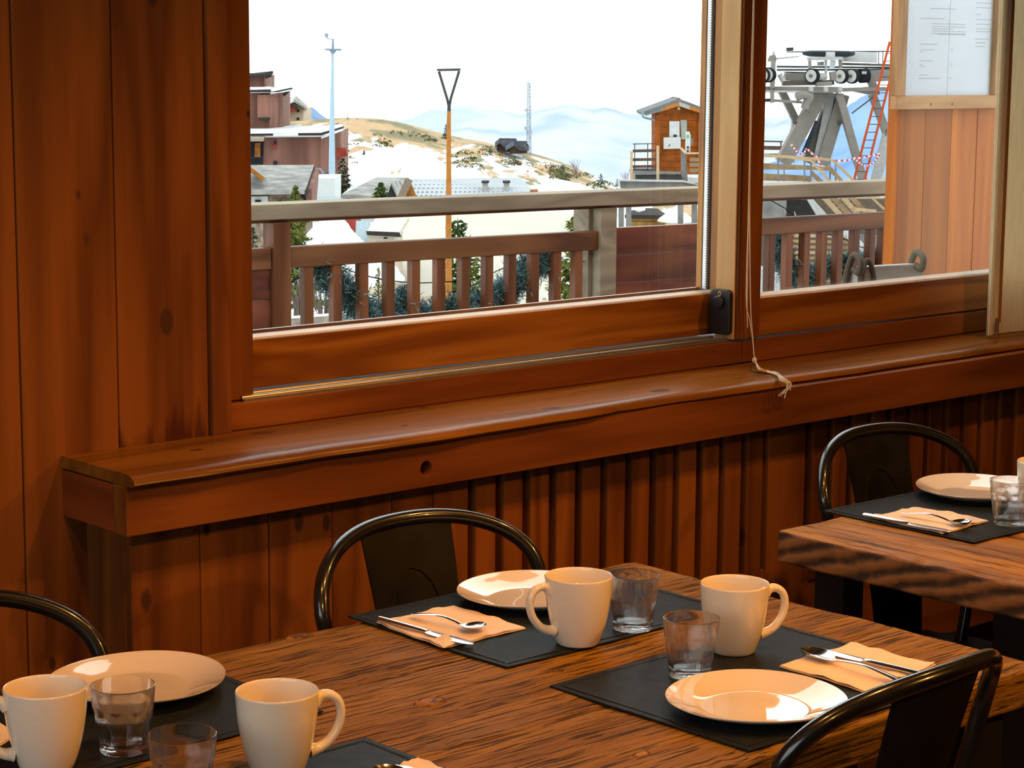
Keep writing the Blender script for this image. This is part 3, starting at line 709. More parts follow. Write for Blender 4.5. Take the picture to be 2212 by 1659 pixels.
for (px, py, k, rz, lab) in ((1366, 1357, 'f', .3, 'fluted glass tumbler between the two mugs, wall side of the first table'),
                      (1491, 1459, 'p', .2, 'faceted glass tumbler in front of the mug and behind the glare plate'),
                      (268, 1620, 'p', .1, 'faceted glass tumbler in front of the plate at the lower left'),
                      (396, 1735, 'p', .25, 'glass tumbler cut by the bottom edge beside the lone front mug'),
                      (2181, 1131, 'p', .15, 'glass tumbler on the right-hand table in front of the plate')):
    src = g_f if k == 'f' else g_p
    c = onZ(px, py, ZM+.0002 if px != 396 else TZ+.001)
    if k in used: dup(src, c, rz, lab)
    else: src.location = c; src.rotation_euler.z = rz; src['label'] = lab; used.add(k)

# paper napkins from their four corners
def napkin(corners, label, z=ZM, seed=1, curl=.003):
    P = [c if isinstance(c, Vector) else onZ(*c, z) for c in corners]; rr = random.Random(seed); n = 14
    ph = [rr.uniform(0, 6) for _ in range(6)]
    base = V((sum(p.x for p in P)/4, sum(p.y for p in P)/4, z))
    t = thing('napkin', label, 'napkin', base, group='salmon paper napkins')
    def layer(z0, th, shrink, name, amp):
        vs_ = []
        for l in (1, 0):
            for j in range(n+1):
                for i in range(n+1):
                    u, v = i/n, j/n; p = P[0]*(1-u)*(1-v)+P[1]*u*(1-v)+P[2]*u*v+P[3]*(1-u)*v
                    p = base+(p-base)*shrink; e = max(abs(2*u-1), abs(2*v-1))
                    w_ = amp*max(0, e-.55)/.45*(.5+.5*math.sin(u*9+v*7+ph[0]))*(.6+.4*math.sin(u*23-v*19+ph[1]))
                    d = .0016*(math.sin(u*16+ph[2])+math.sin(v*18+ph[3]))*max(0, e-.9)*10*.5
                    rg = (p-base).normalized()*d if (p-base).length > 1e-5 else V((0, 0, 0))
                    vs_.append(p+rg+V((0, 0, z0+max(0, w_)+(th if l else 0))))
        K = (n+1)**2; fs = []
        for j in range(n):
            for i in range(n):
                a = j*(n+1)+i; q = (a, a+1, a+n+2, a+n+1); fs.append(q); fs.append(tuple(K+c for c in q[::-1]))
        ring = list(range(n+1))+[j*(n+1)+n for j in range(1, n+1)]+[n*(n+1)+i for i in range(n-1, -1, -1)]+[j*(n+1) for j in range(n-1, 0, -1)]
        for a, c in zip(ring, ring[1:]+ring[:1]): fs.append((a, c, K+c, K+a))
        obj(name, MB().add(vs_, fs, True), PAPER, t, world=True)
    layer(.0003, .0009, 1.0, 'lower_ply', curl*.5); layer(.0016, .0010, .985, 'upper_ply', curl)
    return t
n1 = napkin([(813, 1347), (980, 1311), (1136, 1359), (960, 1402)], 'salmon paper napkin under spoon and knife beside the mug with left handle', seed=3)
q = [onZ(960, 1371, ZM+.006), onZ(945, 1385, ZM+.004), onZ(968, 1402, ZM+.003), onZ(988, 1388, ZM+.004)]
obj('folded_corner', MB().add([onZ(964, 1367, ZM+.0105), onZ(938, 1380, ZM+.0040), onZ(958, 1400, ZM+.0025), onZ(984, 1389, ZM+.0035), onZ(964, 1367, ZM+.0113), onZ(938, 1380, ZM+.0048), onZ(958, 1400, ZM+.0033), onZ(984, 1389, ZM+.0043)], [(0, 1, 2, 3), (7, 6, 5, 4), (0, 1, 5, 4), (1, 2, 6, 5), (2, 3, 7, 6), (3, 0, 4, 7)]), PAPER, n1, world=True)
napkin([(1681, 1441), (1838, 1394), (2022, 1440), (1876, 1501)], 'salmon paper napkin with spoon and knife, partly behind the near chair', seed=5, curl=.0045)
napkin([(1879, 1119), (1983, 1098), (2137, 1127), (2036, 1155)], 'salmon paper napkin on the right-hand table', seed=8, curl=.004)
a_ = onZ(902, 1640, ZM); napkin([onZ(838, 1668, ZM), a_, onZ(1010, 1690, ZM), onZ(930, 1735, ZM)], 'salmon paper napkin whose tip shows at the bottom edge', seed=9)
napkin([onZ(-150, 1590, ZM), onZ(-40, 1535, ZM), onZ(36, 1592, ZM), onZ(-70, 1650, ZM)], 'salmon paper napkin behind the mug at the left edge', seed=10)

# cutlery: built along +x, laid by its two ends
def lay(t, a, b_, za, zb):
    d = b_-a; t.location = a; t.rotation_euler = (0, 0, math.atan2(d.y, d.x))
def strip(sec, mat, name, t):     # sec: (x, half width, z, thick, cup)
    b = MB(); n = 9; vs_ = []
    for x, hw, z, th, cup in sec:
        for k in range(n): u = -1+2*k/(n-1); vs_.append((x, u*hw, z+cup*u*u+th*.5*(1-u*u*.8)))
        for k in range(n-1, -1, -1): u = -1+2*k/(n-1); vs_.append((x, u*hw, z+cup*u*u-th*.5*(1-u*u*.8)))
    m_ = 2*n; fs = []
    for i in range(len(sec)-1):
        for k in range(m_): fs.append((i*m_+k, i*m_+(k+1) % m_, (i+1)*m_+(k+1) % m_, (i+1)*m_+k))
    fs.append(list(range(m_))[::-1]); fs.append([(len(sec)-1)*m_+k for k in range(m_)])
    return obj(name, b.add(vs_, fs, True), mat, t, sharp=60)
def spline_sec(s_, k=4):
    o = []
    A = cr([V((x, hw, z)) for x, hw, z, th, c in s_], k); B = cr([V((x, th, c)) for x, hw, z, th, c in s_], k)
    return [(a.x, max(.0003, a.y), a.z, b_.y, b_.z) for a, b_ in zip(A, B)]
def make_spoon(label, a, b_, L=.195):      # a = handle end, b = bowl tip
    t = thing('spoon', label, 'spoon', group='steel dessert spoons')
    s = (b_-a).length/L
    h = [(0, .0030, .0060, .0018, 0), (.008, .0052, .0064, .0022, 0), (.04, .0050, .0098, .0024, 0), (.08, .0034, .0118, .0030, 0), (.115, .0024, .0086, .0034, 0), (.135, .0030, .0056, .0030, 0)]
    strip(spline_sec([(x*s, w_, z, th, c) for x, w_, z, th, c in h]), STEEL, 'handle', t)
    bw = [(.133, .0030, .0056, .0028, .0004), (.140, .0075, .0046, .0018, .0018), (.150, .0140, .0030, .0014, .0052), (.163, .0175, .0022, .0013, .0070), (.176, .0165, .0030, .0013, .0066), (.187, .0110, .0058, .0013, .0042), (.193, .0055, .0085, .0013, .0016), (.195, .0010, .0096, .0012, .0002)]
    strip(spline_sec([(x*s, w_, z, th, c) for x, w_, z, th, c in bw]), STEEL, 'bowl', t)
    lay(t, V((a.x, a.y, ZM+.0026)), b_, 0, 0); return t
def make_knife(label, a, b_, L=.205):      # a = handle end, b = blade tip
    t = thing('table_knife', label, 'knife', group='steel table knives')
    s = (b_-a).length/L
    h = [(0, .0030, .0048, .0040, 0), (.004, .0052, .0048, .0064, 0), (.05, .0054, .0046, .0064, 0), (.095, .0048, .0042, .0056, 0), (.108, .0040, .0038, .0044, 0)]
    strip(spline_sec([(x*s, w_, z, th, c) for x, w_, z, th, c in h]), STEEL, 'handle', t)
    bl_ = [(.106, .0042, .0036, .0036, 0), (.114, .0070, .0034, .0016, 0), (.14, .0084, .0032, .0013, 0), (.175, .0086, .0032, .0011, 0), (.195, .0066, .0032, .0010, 0), (.205, .0012, .0032, .0008, 0)]
    strip(spline_sec([(x*s, w_, z, th, c) for x, w_, z, th, c in bl_]), STEEL, 'blade', t)
    lay(t, V((a.x, a.y, ZM+.0026)), b_, 0, 0); return t
Z2 = ZM+.006
make_knife('steel knife tucked under the napkin fold, wall side of the first table', onZ(818, 1337, Z2), onZ(1023, 1391, Z2))
make_spoon('steel spoon on the napkin beside the mug with left handle', onZ(890, 1330, Z2), onZ(1046, 1357, Z2+.004))
make_knife('steel knife on the napkin by the near chair', onZ(2000, 1461, Z2), onZ(1756, 1399, Z2))
make_spoon('steel spoon with dark shining bowl on the napkin by the near chair', onZ(1960, 1482, Z2), onZ(1734, 1402, Z2+.004))
make_knife('steel knife on the napkin of the right-hand table', onZ(1866, 1113, Z2), onZ(2056, 1148, Z2))
make_spoon('steel spoon on the napkin of the right-hand table', onZ(1950, 1111, Z2), onZ(2096, 1131, Z2+.004))
make_spoon('steel spoon at the bottom edge, bowl tip only', onZ(990, 1742, Z2), onZ(815, 1658, Z2+.004))
make_knife('steel knife at the bottom edge, blade tip only', onZ(1030, 1728, Z2), onZ(856, 1652, Z2))
# ================================================================== outdoors: terrace
OUT = .999
GREYW = wood('weathered_grey_deal', (0.20, 0.155, 0.108), (0.31, 0.245, 0.175), 'X', 30, 6, .7, bump=.1, var=.15)
REDW = wood('stained_railing_wood', (0.09, 0.030, 0.011), (0.195, 0.077, 0.030), 'X', 26, 5, .55, bump=.08, var=.3)
REDV = wood('stained_baluster_wood', (0.09, 0.026, 0.009), (0.18, 0.062, 0.024), 'Z', 26, 5, .55, bump=.08, var=.5)
PANELW = wood('stained_railing_panel', (0.07, 0.016, 0.010), (0.17, 0.050, 0.026), 'X', 14, 4, .35, bump=.05, var=.4)
TF = -.10
P0 = onZ(541, 442, .95); P1 = onZ(1913, 390, .95); RU = (P1-P0); RU.z = 0; RU.normalize(); RN = V((RU.y, -RU.x, 0))
def onR(px, py, off=0.0): return onP(px, py, P0+RN*off, RN)
def rt(px, py=600, off=0.0): return (onR(px, py, off)-P0).dot(RU)
def rz(px, py, off=0.0): return onR(px, py, off).z
def rb(t0, t1, o0, o1, z0, z1):
    q = lambda t, o, z: V((P0.x, P0.y, 0))+RU*t+RN*o+V((0, 0, z))
    return MB().hexa([q(t0, o1, z0), q(t1, o1, z0), q(t1, o0, z0), q(t0, o0, z0)], [q(t0, o1, z1), q(t1, o1, z1), q(t1, o0, z1), q(t0, o0, z1)])
tfl = MB().box(-1.5, 8.6, 2.93, 7.4, TF-.12, TF-.03); tf = tag(obj('terrace_floor', tfl, GREYW), 'grey boarded terrace outside the window', 'terrace', kind='structure')
for k in range(30): obj('plank', MB().box(-1.5, 8.6, 2.94+k*.145, 2.94+k*.145+.139, TF-.03, TF), GREYW, tf)
rl = thing('balcony_railing', 'terrace railing with wide grey handrail and red-brown balusters', 'railing', V((P0.x, P0.y, TF))+RU*1.5)
A = lambda n_, mb, m, **k: obj(n_, mb, m, rl, world=True, **k)
zt = .95; zf = rz(900, 461); zl = .5*(rz(541, 484)+rz(1507, 443))
A('handrail', rb(-1.2, 4.3, -.11, .02, zf if zf < .92 else .90, zt), GREYW, bevel=.004)
A('under_rail', rb(-1.2, 4.3, -.06, -.02, zl, zf+.001), REDW, bevel=.003)
m0, m1 = rt(627), rt(1291); z2t = .5*(rz(627, 535)+rz(1290, 498)); z2b = .5*(rz(627, 578)+rz(1290, 541))
A('mid_rail', rb(m0, m1, -.05, 0, z2b, z2t), REDW, bevel=.004)
for px in (664, 725.5, 783, 840, 895, 949, 1002, 1053, 1102.5, 1152, 1200, 1246):
    t = rt(px, 620, -.02); A('baluster', rb(t-.0195, t+.0195, -.045, -.005, TF+.06, z2b+.002), REDV, bevel=.002)
A('bottom_rail', rb(m0, m1, -.05, 0, TF+.03, TF+.065), REDW)
a, b_ = rt(589), rt(626); A('post', rb(a, b_, -.075, .012, TF, zl+.004), REDV, bevel=.004)
a2 = rt(563); A('post', rb(a2-.005, a2+.05, -.30, -.24, TF, zl+.004), GREYW, bevel=.004)
a, b_ = rt(1293), rt(1327); A('post', rb(a, b_, -.05, .014, TF, zl+.004), GREYW, bevel=.004)
A('post', rb(rt(1271, 560, -.05), rt(1294, 560, -.05)+.01, -.16, -.05, TF, zl+.004), GREYW, bevel=.004)
zp = rz(1420, 488); zz = zp; k = 0
while zz > TF+.05:
    A('panel_board', rb(rt(1326), rt(1600), -.045, -.012, max(TF+.03, zz-.118), zz-.001), PANELW, bevel=.002); zz -= .119
z3t, z3b = .5*(rz(1646, 473)+rz(1910, 458)), .5*(rz(1646, 508)+rz(1909, 494))
A('mid_rail', rb(rt(1600), 4.3, -.05, 0, z3b, z3t), REDW, bevel=.004)
for px in (1624, 1663, 1701, 1738, 1775, 1809, 1845, 1879, 1906, 1940):
    t = rt(px, 560, -.02); A('baluster', rb(t-.019, t+.019, -.045, -.005, TF+.06, z3b+.002), REDV, bevel=.002)
A('post', rb(rt(1596), rt(1614), -.05, .014, TF, zl+.004), GREYW)
A('bottom_rail', rb(rt(1600), 4.3, -.05, 0, TF+.03, TF+.065), REDW)
A('mid_rail', rb(-1.2, rt(586), -.05, 0, z2b, z2t), REDW)
zz = z2b
while zz > TF+.05:
    A('panel_board', rb(-1.2, rt(588), -.045, -.012, max(TF+.03, zz-.118), zz-.001), PANELW, bevel=.002); zz -= .119

# fir garlands and light strings tied behind the balusters
NEED = plain('blue_green_fir_needles', (0.14, 0.25, 0.27), .6, var=.35, scale=9)
TWIG = plain('brown_twig', (0.10, 0.06, 0.03), .8)
def garland(pts, label, n, seed, w_=.055):
    rr = random.Random(seed); P = cr([onR(px, py, -.10) for px, py in pts], 10)
    t = thing('fir_garland', label, 'garland', V((P[0].x, P[0].y, min(p.z for p in P)-.05)))
    obj('wire_stem', MB().tube(P, .007, 6), TWIG, t, world=True)
    b = MB()
    for _ in range(n):
        i = rr.randrange(len(P)-1); c = P[i].lerp(P[i+1], rr.random())
        d = V((rr.gauss(0, 1), rr.gauss(0, 1), rr.gauss(0, 1))).normalized(); L = rr.uniform(.4, 1.15)*w_*(1.7 if rr.random() < .12 else 1)
        tp = c+d*L; s = d.cross(V((rr.gauss(0, 1), rr.gauss(0, 1), rr.gauss(0, 1)))).normalized()
        for k in range(5):              # a twig tip fringed with needles
            q = c.lerp(tp, .3+.17*k); e = (d*.5+V((rr.gauss(0, .6), rr.gauss(0, .6), rr.gauss(0, .6)))).normalized()*.030
            b.add([q-s*.0028, q+s*.0028, q+e], [(0, 1, 2)])
    tag(obj('needles', b, NEED, t, world=True), kind='stuff')
garland([(682, 575), (712, 592), (745, 632), (775, 665), (830, 688), (885, 680), (940, 682), (1000, 668), (1060, 648), (1092, 630), (1120, 600), (1150, 575), (1185, 562)], 'bushy blue-green fir garland swagged along the left railing bay', 9000, 3, .066)
garland([(830, 686), (862, 655), (872, 624)], 'loose fir sprig standing up from the middle of the left garland', 260, 4, .03)
garland([(1680, 505), (1690, 545), (1706, 585), (1732, 606), (1760, 592), (1795, 575), (1826, 572), (1860, 568), (1900, 555)], 'fir garland behind the balusters of the right-hand bay', 4200, 5, .052)
WIRE = plain('dark_green_wire', (0.012, 0.016, 0.012), .5)
BULB = plain('frosted_bulb', (0.75, 0.75, 0.72), .2)
def lights(pts, label, seed):
    P = cr([onR(px, py, -.08) for px, py in pts], 6); rr = random.Random(seed)
    t = thing('light_string', label, 'fairy lights', V((P[0].x, P[0].y, min(p.z for p in P))))
    obj('wire', MB().tube(P, .0022, 5), WIRE, t, world=True)
    for i in range(4, len(P)-1, 7):
        q = P[i]; e = V((rr.uniform(-.02, .02), rr.uniform(-.02, .02), rr.choice((-1, 1))*.028))
        obj('bulb', MB().tube([q, q+e*.5, q+e], [.002, .0035, .001], 6), BULB, t, world=True)
lights([(628, 610), (652, 598), (690, 588), (735, 579), (765, 588), (800, 598), (850, 607), (905, 611), (960, 609), (1010, 605), (1060, 591), (1120, 565), (1175, 557), (1262, 565)], 'thin dark wire of fairy lights across the left railing bay', 2)
lights([(1640, 425), (1668, 435), (1698, 452), (1720, 470), (1760, 500), (1815, 512), (1850, 530), (1905, 548)], 'dark wire of fairy lights drooping across the right railing bay', 3)

# boarded wing wall with the menu case
WINGW = wood('weathered_orange_cladding', (0.24, 0.052, 0.004), (0.45, 0.128, 0.012), 'Z', 30, 3, .6, ringmix=.25, knots=4, bump=.08, var=.35, along=.05)
YP = 4.6; xw0 = onY(1931, 300, YP).x
wg = tag(obj('wall_outside', MB().box(xw0, xw0+2.2, YP+.004, YP+.022, TF, 3.3), WINGW), 'weathered orange boarded wing wall outside the right window', 'wall', kind='structure')
wd = .155; x = xw0+.001; k = 0
while x < xw0+2.15:
    obj('plank', MB().box(x, x+wd-.0015, YP-.016+R_.uniform(-.002, .002), YP+.004, TF, 3.3), WINGW, wg, bevel=.002); x += wd
obj('edge_board', MB().box(xw0-.010, xw0-.0005, YP-.02, YP+.024, TF, 3.3), WINGW, wg, bevel=.003)
mc = thing('menu_case', 'wooden framed menu case with white sheets on the wing wall outside', 'menu board', (onY(2045, 238, YP-.07).x, YP-.04, onY(2045, 236, YP-.07).z))
FRM = wood('larch_frame', (0.26, 0.115, 0.04), (0.42, 0.21, 0.085), 'X', 40, 10, .5, bump=.05)
FRV = wood('larch_frame_upright', (0.26, 0.115, 0.04), (0.42, 0.21, 0.085), 'Z', 40, 10, .5, bump=.05)
yo = YP-.046; x0 = onY(1937, 236, yo).x; z0 = onY(1937, 237, yo).z; fwid = .047; x1 = x0+.62; z1 = z0+.80
for n_, a in (('frame_rail', (x0, x1, yo, YP-.016, z0, z0+fwid)), ('frame_rail', (x0, x1, yo, YP-.016, z1-fwid, z1)), ('frame_stile', (x0, x0+fwid, yo, YP-.016, z0+fwid, z1-fwid)), ('frame_stile', (x1-fwid, x1, yo, YP-.016, z0+fwid, z1-fwid))):
    obj(n_, MB().box(*a), FRV if 'stile' in n_ else FRM, mc, world=True, bevel=.002)
obj('back_panel', MB().box(x0+fwid, x1-fwid, YP-.020, YP-.016, z0+fwid, z1-fwid), plain('case_lining', (.55, .55, .6), .7), mc, world=True)
SHEET = plain('white_menu_sheet', (.58, .57, .68), .7, var=.02, scale=5); INK = plain('grey_menu_print', (.34, .34, .38), .8)
obj('menu_sheet', MB().box(x0+fwid+.012, x0+.315, YP-.0225, YP-.020, z0+fwid+.0005, z1-fwid-.02), SHEET, mc, world=True)
obj('menu_sheet', MB().box(x0+.318, x1-fwid-.012, YP-.0225, YP-.020, z0+fwid+.0005, z1-fwid-.02), SHEET, mc, world=True)
b = MB(); zz = z1-.10; rr = random.Random(5)
def text(px0, px1, py, sp=.55):
    a = onY(px0, py, YP-.023); c = onY(px1, py, YP-.023); x = a.x
    while x < c.x:
        L = rr.uniform(.004, .013)
        b.box(x, min(c.x, x+L), YP-.0232, YP-.0226, a.z-.0013, a.z+.0013); x += L+.003
for q in ((2011, 2066, 18), (1988, 2040, 39), (2014, 2086, 51), (2014, 2087, 57), (2014, 2060, 62), (2014, 2087, 67), (2012, 2087, 72), (2027, 2087, 74), (1987, 2026, 95), (1987, 2018, 107), (1987, 1993, 111), (1986, 2015, 131), (1987, 1993, 139), (1987, 1999, 143), (1985, 2005, 162), (1985, 2032, 169), (2049, 2057, 169), (2054, 2059, 105), (2054, 2059, 110), (2053, 2058, 138), (2053, 2058, 142), (2110, 2148, 6), (2110, 2142, 16), (2109, 2120, 31), (2109, 2156, 42), (2109, 2140, 52), (2109, 2142, 62), (2109, 2156, 68), (2107, 2139, 84), (2107, 2130, 92), (2107, 2128, 100)):
    text(*q)
tag(obj('menu_print', b, INK, mc, world=True), kind='stuff')
obj('case_glass', MB().box(x0+fwid, x1-fwid, yo+.012, yo+.016, z0+fwid, z1-fwid), PANE, mc, world=True)
for px in (2057, 2011): c = onY(px, 225, yo); obj('screw', MB().lathe([(0, .001), (.005, 0), (.005, -.001)], 12).xf(Matrix.Translation(c) @ Matrix.Rotation(PI/2, 4, 'X')), GASKET, mc, world=True)

# garden bench with iron scrolls
BENW = wood('silvered_bench_board', (0.24, 0.22, 0.20), (0.38, 0.35, 0.32), 'X', 30, 5, .7, bump=.08)
IRON = plain('rusty_iron', (0.10, 0.075, 0.055), .6, .3)
Lb = onY(1858, 577, 4.0); Rb = onZ(1996, 569, Lb.z); bu = (Rb-Lb); bl_ = bu.length; bu.normalize(); bn = V((bu.y, -bu.x, 0))
bt = thing('garden_bench', 'silver grey garden bench with curled iron ends outside the right window', 'bench', V(((Lb.x+Rb.x)/2, (Lb.y+Rb.y)/2, TF)))
q = lambda t, o, z: V((Lb.x, Lb.y, 0))+bu*t+bn*o+V((0, 0, z))
def bb(t0, t1, o0, o1, z0, z1): return MB().hexa([q(t0, o1, z0), q(t1, o1, z0), q(t1, o0, z0), q(t0, o0, z0)], [q(t0, o1, z1), q(t1, o1, z1), q(t1, o0, z1), q(t0, o0, z1)])
for z1_ in (Lb.z, Lb.z-.19): obj('back_board', bb(-.01, bl_, -.03, 0, z1_-.165, z1_), BENW, bt, world=True, bevel=.003)
for o_ in (.05, .17, .29): obj('seat_board', bb(-.01, bl_, o_, o_+.11, .34, .37), BENW, bt, world=True, bevel=.003)
for t_ in (-.022, bl_-.03):
    pt = [q(t_, .40, TF), q(t_, .38, .33), q(t_, .02, .33), q(t_, -.01, Lb.z-.25), q(t_, -.04, Lb.z-.08), q(t_, -.012, Lb.z+.030), q(t_, .028, Lb.z+.022), q(t_, .022, Lb.z-.014), q(t_, -.004, Lb.z-.004)]
    obj('scroll_end', MB().tube(cr(pt, 6), .011, 8), IRON, bt, world=True)
    obj('leg', MB().beam(q(t_, -.02, TF), q(t_, 0, .34), .022), IRON, bt, world=True)
for k in range(2): c = q(.02, .002, Lb.z-.05-.06*k); obj('bolt', MB().lathe([(0, .004), (.006, .003), (.008, 0)], 8, c=c), IRON, bt, world=True)
sp_ = [q(.018, .002, Lb.z-.33), q(.005, .004, Lb.z-.2), q(.02, .006, Lb.z-.08), q(.055, .006, Lb.z-.055), q(.085, .006, Lb.z-.1), q(.10, .004, Lb.z-.22), q(.095, .003, Lb.z-.33)]
obj('iron_loop', MB().tube(cr([sp_[0]-bu*.03, sp_[1]-bu*.02, q(.0, .006, Lb.z-.06), q(.018, .006, Lb.z+.02), q(.05, .006, Lb.z-.03), sp_[5]-bu*.03, sp_[6]-bu*.03], 6), .008, 8), IRON, bt, world=True)
# ================================================================== outdoors: the village
OUT = .58
def terrain_mat():
    m, nt, b = new_mat('alpine_ground'); L = nt.links.new
    tc = N(nt, 'ShaderNodeTexCoord'); at_ = N(nt, 'ShaderNodeAttribute', attribute_name='snow')
    mp = N(nt, 'ShaderNodeMapping'); mp.inputs['Rotation'].default_value = (0, 0, YAW); L(tc.outputs['Object'], mp.inputs[0]); mp2 = N(nt, 'ShaderNodeMapping'); mp2.inputs['Rotation'].default_value = (0, 0, .12); mp2.inputs['Scale'].default_value = (.22, .075, .30); L(mp.outputs[0], mp2.inputs[0]); mp = mp2
    n1 = N(nt, 'ShaderNodeTexNoise', i_Scale=1.0, i_Detail=6.0, i_Roughness=.6, i_Distortion=.5); L(mp.outputs[0], n1.inputs['Vector'])
    s = mth(nt, 'ADD', n1.outputs['Fac'], at_.outputs['Fac'])
    sm = ramp(nt, s, [(.495, (0, 0, 0)), (.51, (1, 1, 1))])
    n2 = N(nt, 'ShaderNodeTexNoise', i_Scale=.22, i_Detail=5.0); L(tc.outputs['Object'], n2.inputs['Vector'])
    n3 = N(nt, 'ShaderNodeTexNoise', i_Scale=1.4, i_Detail=3.0); L(tc.outputs['Object'], n3.inputs['Vector'])
    g = ramp(nt, n2.outputs['Fac'], [(.42, (.42, .25, .12)), (.50, (.34, .23, .12)), (.56, (.12, .11, .045))])
    g = mixc(nt, .25, g, ramp(nt, n3.outputs['Fac'], [(.3, (.10, .075, .045)), (.7, (.42, .30, .18))]))
    L(mixc(nt, sm, g, (.58, .59, .60)), b.inputs['Base Color']); b.inputs['Roughness'].default_value = .9
    return m
CREST = [(150, 275), (560, 268), (640, 262), (700, 257), (745, 254), (800, 255), (832, 258), (870, 266), (905, 274), (950, 287), (1000, 299), (1050, 307), (1100, 323), (1150, 331), (1200, 346), (1250, 364), (1290, 388), (1335, 402), (1400, 408)]
def lerp_tab(T, x):
    if x <= T[0][0]: return T[0][1]
    for (a, b_), (c, d) in zip(T, T[1:]):
        if x <= c: return b_+(d-b_)*(x-a)/(c-a)
    return T[-1][1]
NEARP = [(24, 1450), (40, 1030), (52, 890), (70, 760), (90, 640), (120, 540), (150, 470), (175, 436)]
HD = 45.0
rows = [24, 32, 40, 52, 60, 70, 80, 90, 105, 120, 135, 150, 162, 175]+[175+HD*k/44 for k in range(1, 45)]+[224, 230, 242]
HD = 45.0
cols = list(range(120, 1420, 7)); vs_ = []; snow = []; fs = []
rr = random.Random(2)
for i, d in enumerate(rows):
    for px in cols:
        c_ = lerp_tab(CREST, px)
        if d <= 175: py = lerp_tab(NEARP, d); t = 0
        elif d <= 220.01: t = (d-175)/HD; py = 436+(c_-436)*(t**.85)
        else: t = 1.1; py = c_+(d-220)*1.3
        if 175 < d < 220: py += 4.0*math.sin(px*.02+d*.07)*math.sin(t*PI)+2.0*math.sin(px*.051-d*.11)*math.sin(t*PI)+rr.uniform(-.5, .5)
        q = far(px, py, d); vs_.append(q)
        if d <= 150: s = .30
        elif d <= 175: s = .12
        else:
            s = .085-.16*max(0, t-.5)/.5 - .015*max(0, (px-1080)/250) + .05*math.exp(-((px-900)/120)**2)*(1-t) - .05*math.exp(-((px-800)/50)**2)
            if t > .95: s = -.20
        snow.append(s)
n = len(cols)
for i in range(len(rows)-1):
    for j in range(n-1): a = i*n+j; fs.append((a, a+1, a+n+1, a+n))
hm = tag(obj('hillside', MB().add(vs_, fs, True), terrain_mat()), 'snow patched grassy hillside behind the village', 'hill', kind='structure')
at_ = hm.data.attributes.new('snow', 'FLOAT', 'POINT'); at_.data.foreach_set('value', snow)
cols2 = list(range(1410, 2700, 30)); rows2 = [24, 40, 60, 75, 90, 105, 120, 130, 140, 170]; T2 = [(24, 1450), (40, 1030), (60, 800), (75, 640), (90, 520), (105, 440), (120, 400), (130, 392), (140, 396), (170, 440)]
vs_ = []; fs = []; snow = []
for d in rows2:
    for px in cols2:
        vs_.append(far(px, lerp_tab(T2, d)-(px-1410)*.012+2*math.sin(px*.03+d), d)); snow.append(.10 if d < 100 else -.05)
n = len(cols2)
for i in range(len(rows2)-1):
    for j in range(n-1): a = i*n+j; fs.append((a, a+1, a+n+1, a+n))
hm2 = tag(obj('ground', MB().add(vs_, fs, True), hm.data.materials[0]), 'snowy ground under the lift station', 'ground', kind='structure')
at_ = hm2.data.attributes.new('snow', 'FLOAT', 'POINT'); at_.data.foreach_set('value', snow)
# far mountains: distance haze is painted into their bluish base colours
def mountain(name, crest, d0, low, c, c2, label):
    m, nt, b = new_mat(name+'_hazed_slopes'); tc = N(nt, 'ShaderNodeTexCoord'); no = N(nt, 'ShaderNodeTexNoise', i_Scale=.006 if d0 > 1500 else .03, i_Detail=6.0, i_Distortion=.8)
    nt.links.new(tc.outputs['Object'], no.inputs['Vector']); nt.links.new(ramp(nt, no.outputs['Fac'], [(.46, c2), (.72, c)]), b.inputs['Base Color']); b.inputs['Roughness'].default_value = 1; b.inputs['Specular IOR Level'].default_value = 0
    vs_ = []; fs = []; R = 12; pxs = [crest[0][0]+(crest[-1][0]-crest[0][0])*k/90 for k in range(91)]; rr = random.Random(d0)
    for r_ in range(R+1):
        for px in pxs:
            cy_ = lerp_tab(crest, px)+2.5*math.sin(px*.08)+1.5*math.sin(px*.19+2); t = r_/R
            vs_.append(far(px, cy_+(low-cy_)*t+(math.sin(px*.05+r_*1.3)*3 if 0 < r_ < R else 0), d0*(1-.35*t)+rr.uniform(-10, 10)*d0/3000))
    n = len(pxs)
    for i in range(R):
        for j in range(n-1): a = i*n+j; fs.append((a, a+1, a+n+1, a+n))
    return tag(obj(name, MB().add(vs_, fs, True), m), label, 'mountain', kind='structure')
mountain('mountain', [(500, 300), (700, 275), (860, 262), (930, 240), (990, 228), (1060, 236), (1140, 246), (1200, 226), (1290, 232), (1400, 250), (1560, 262), (1640, 256), (1720, 250), (1790, 232), (1850, 214), (1910, 200), (2060, 150), (2400, 90), (2700, 60)], 3200, 470, (.27, .33, .50), (.42, .445, .50), 'snowy mountains painted pale blue with haze far behind the valley')
mountain('mountain', [(1480, 420), (1600, 372), (1680, 345), (1740, 300), (1790, 258), (1840, 222), (1910, 190), (2060, 130), (2400, 60)], 1900, 500, (.11, .20, .42), (.22, .32, .50), 'nearer mountain flank painted in bluer haze behind the chairlift legs')
mountain('mountain', [(300, 120), (520, 160), (560, 178), (605, 202), (640, 214), (668, 230), (690, 246), (712, 262), (740, 276)], 900, 330, (.10, .15, .27), (.17, .23, .36), 'forested ridge painted haze blue behind the chalet with the red balcony')

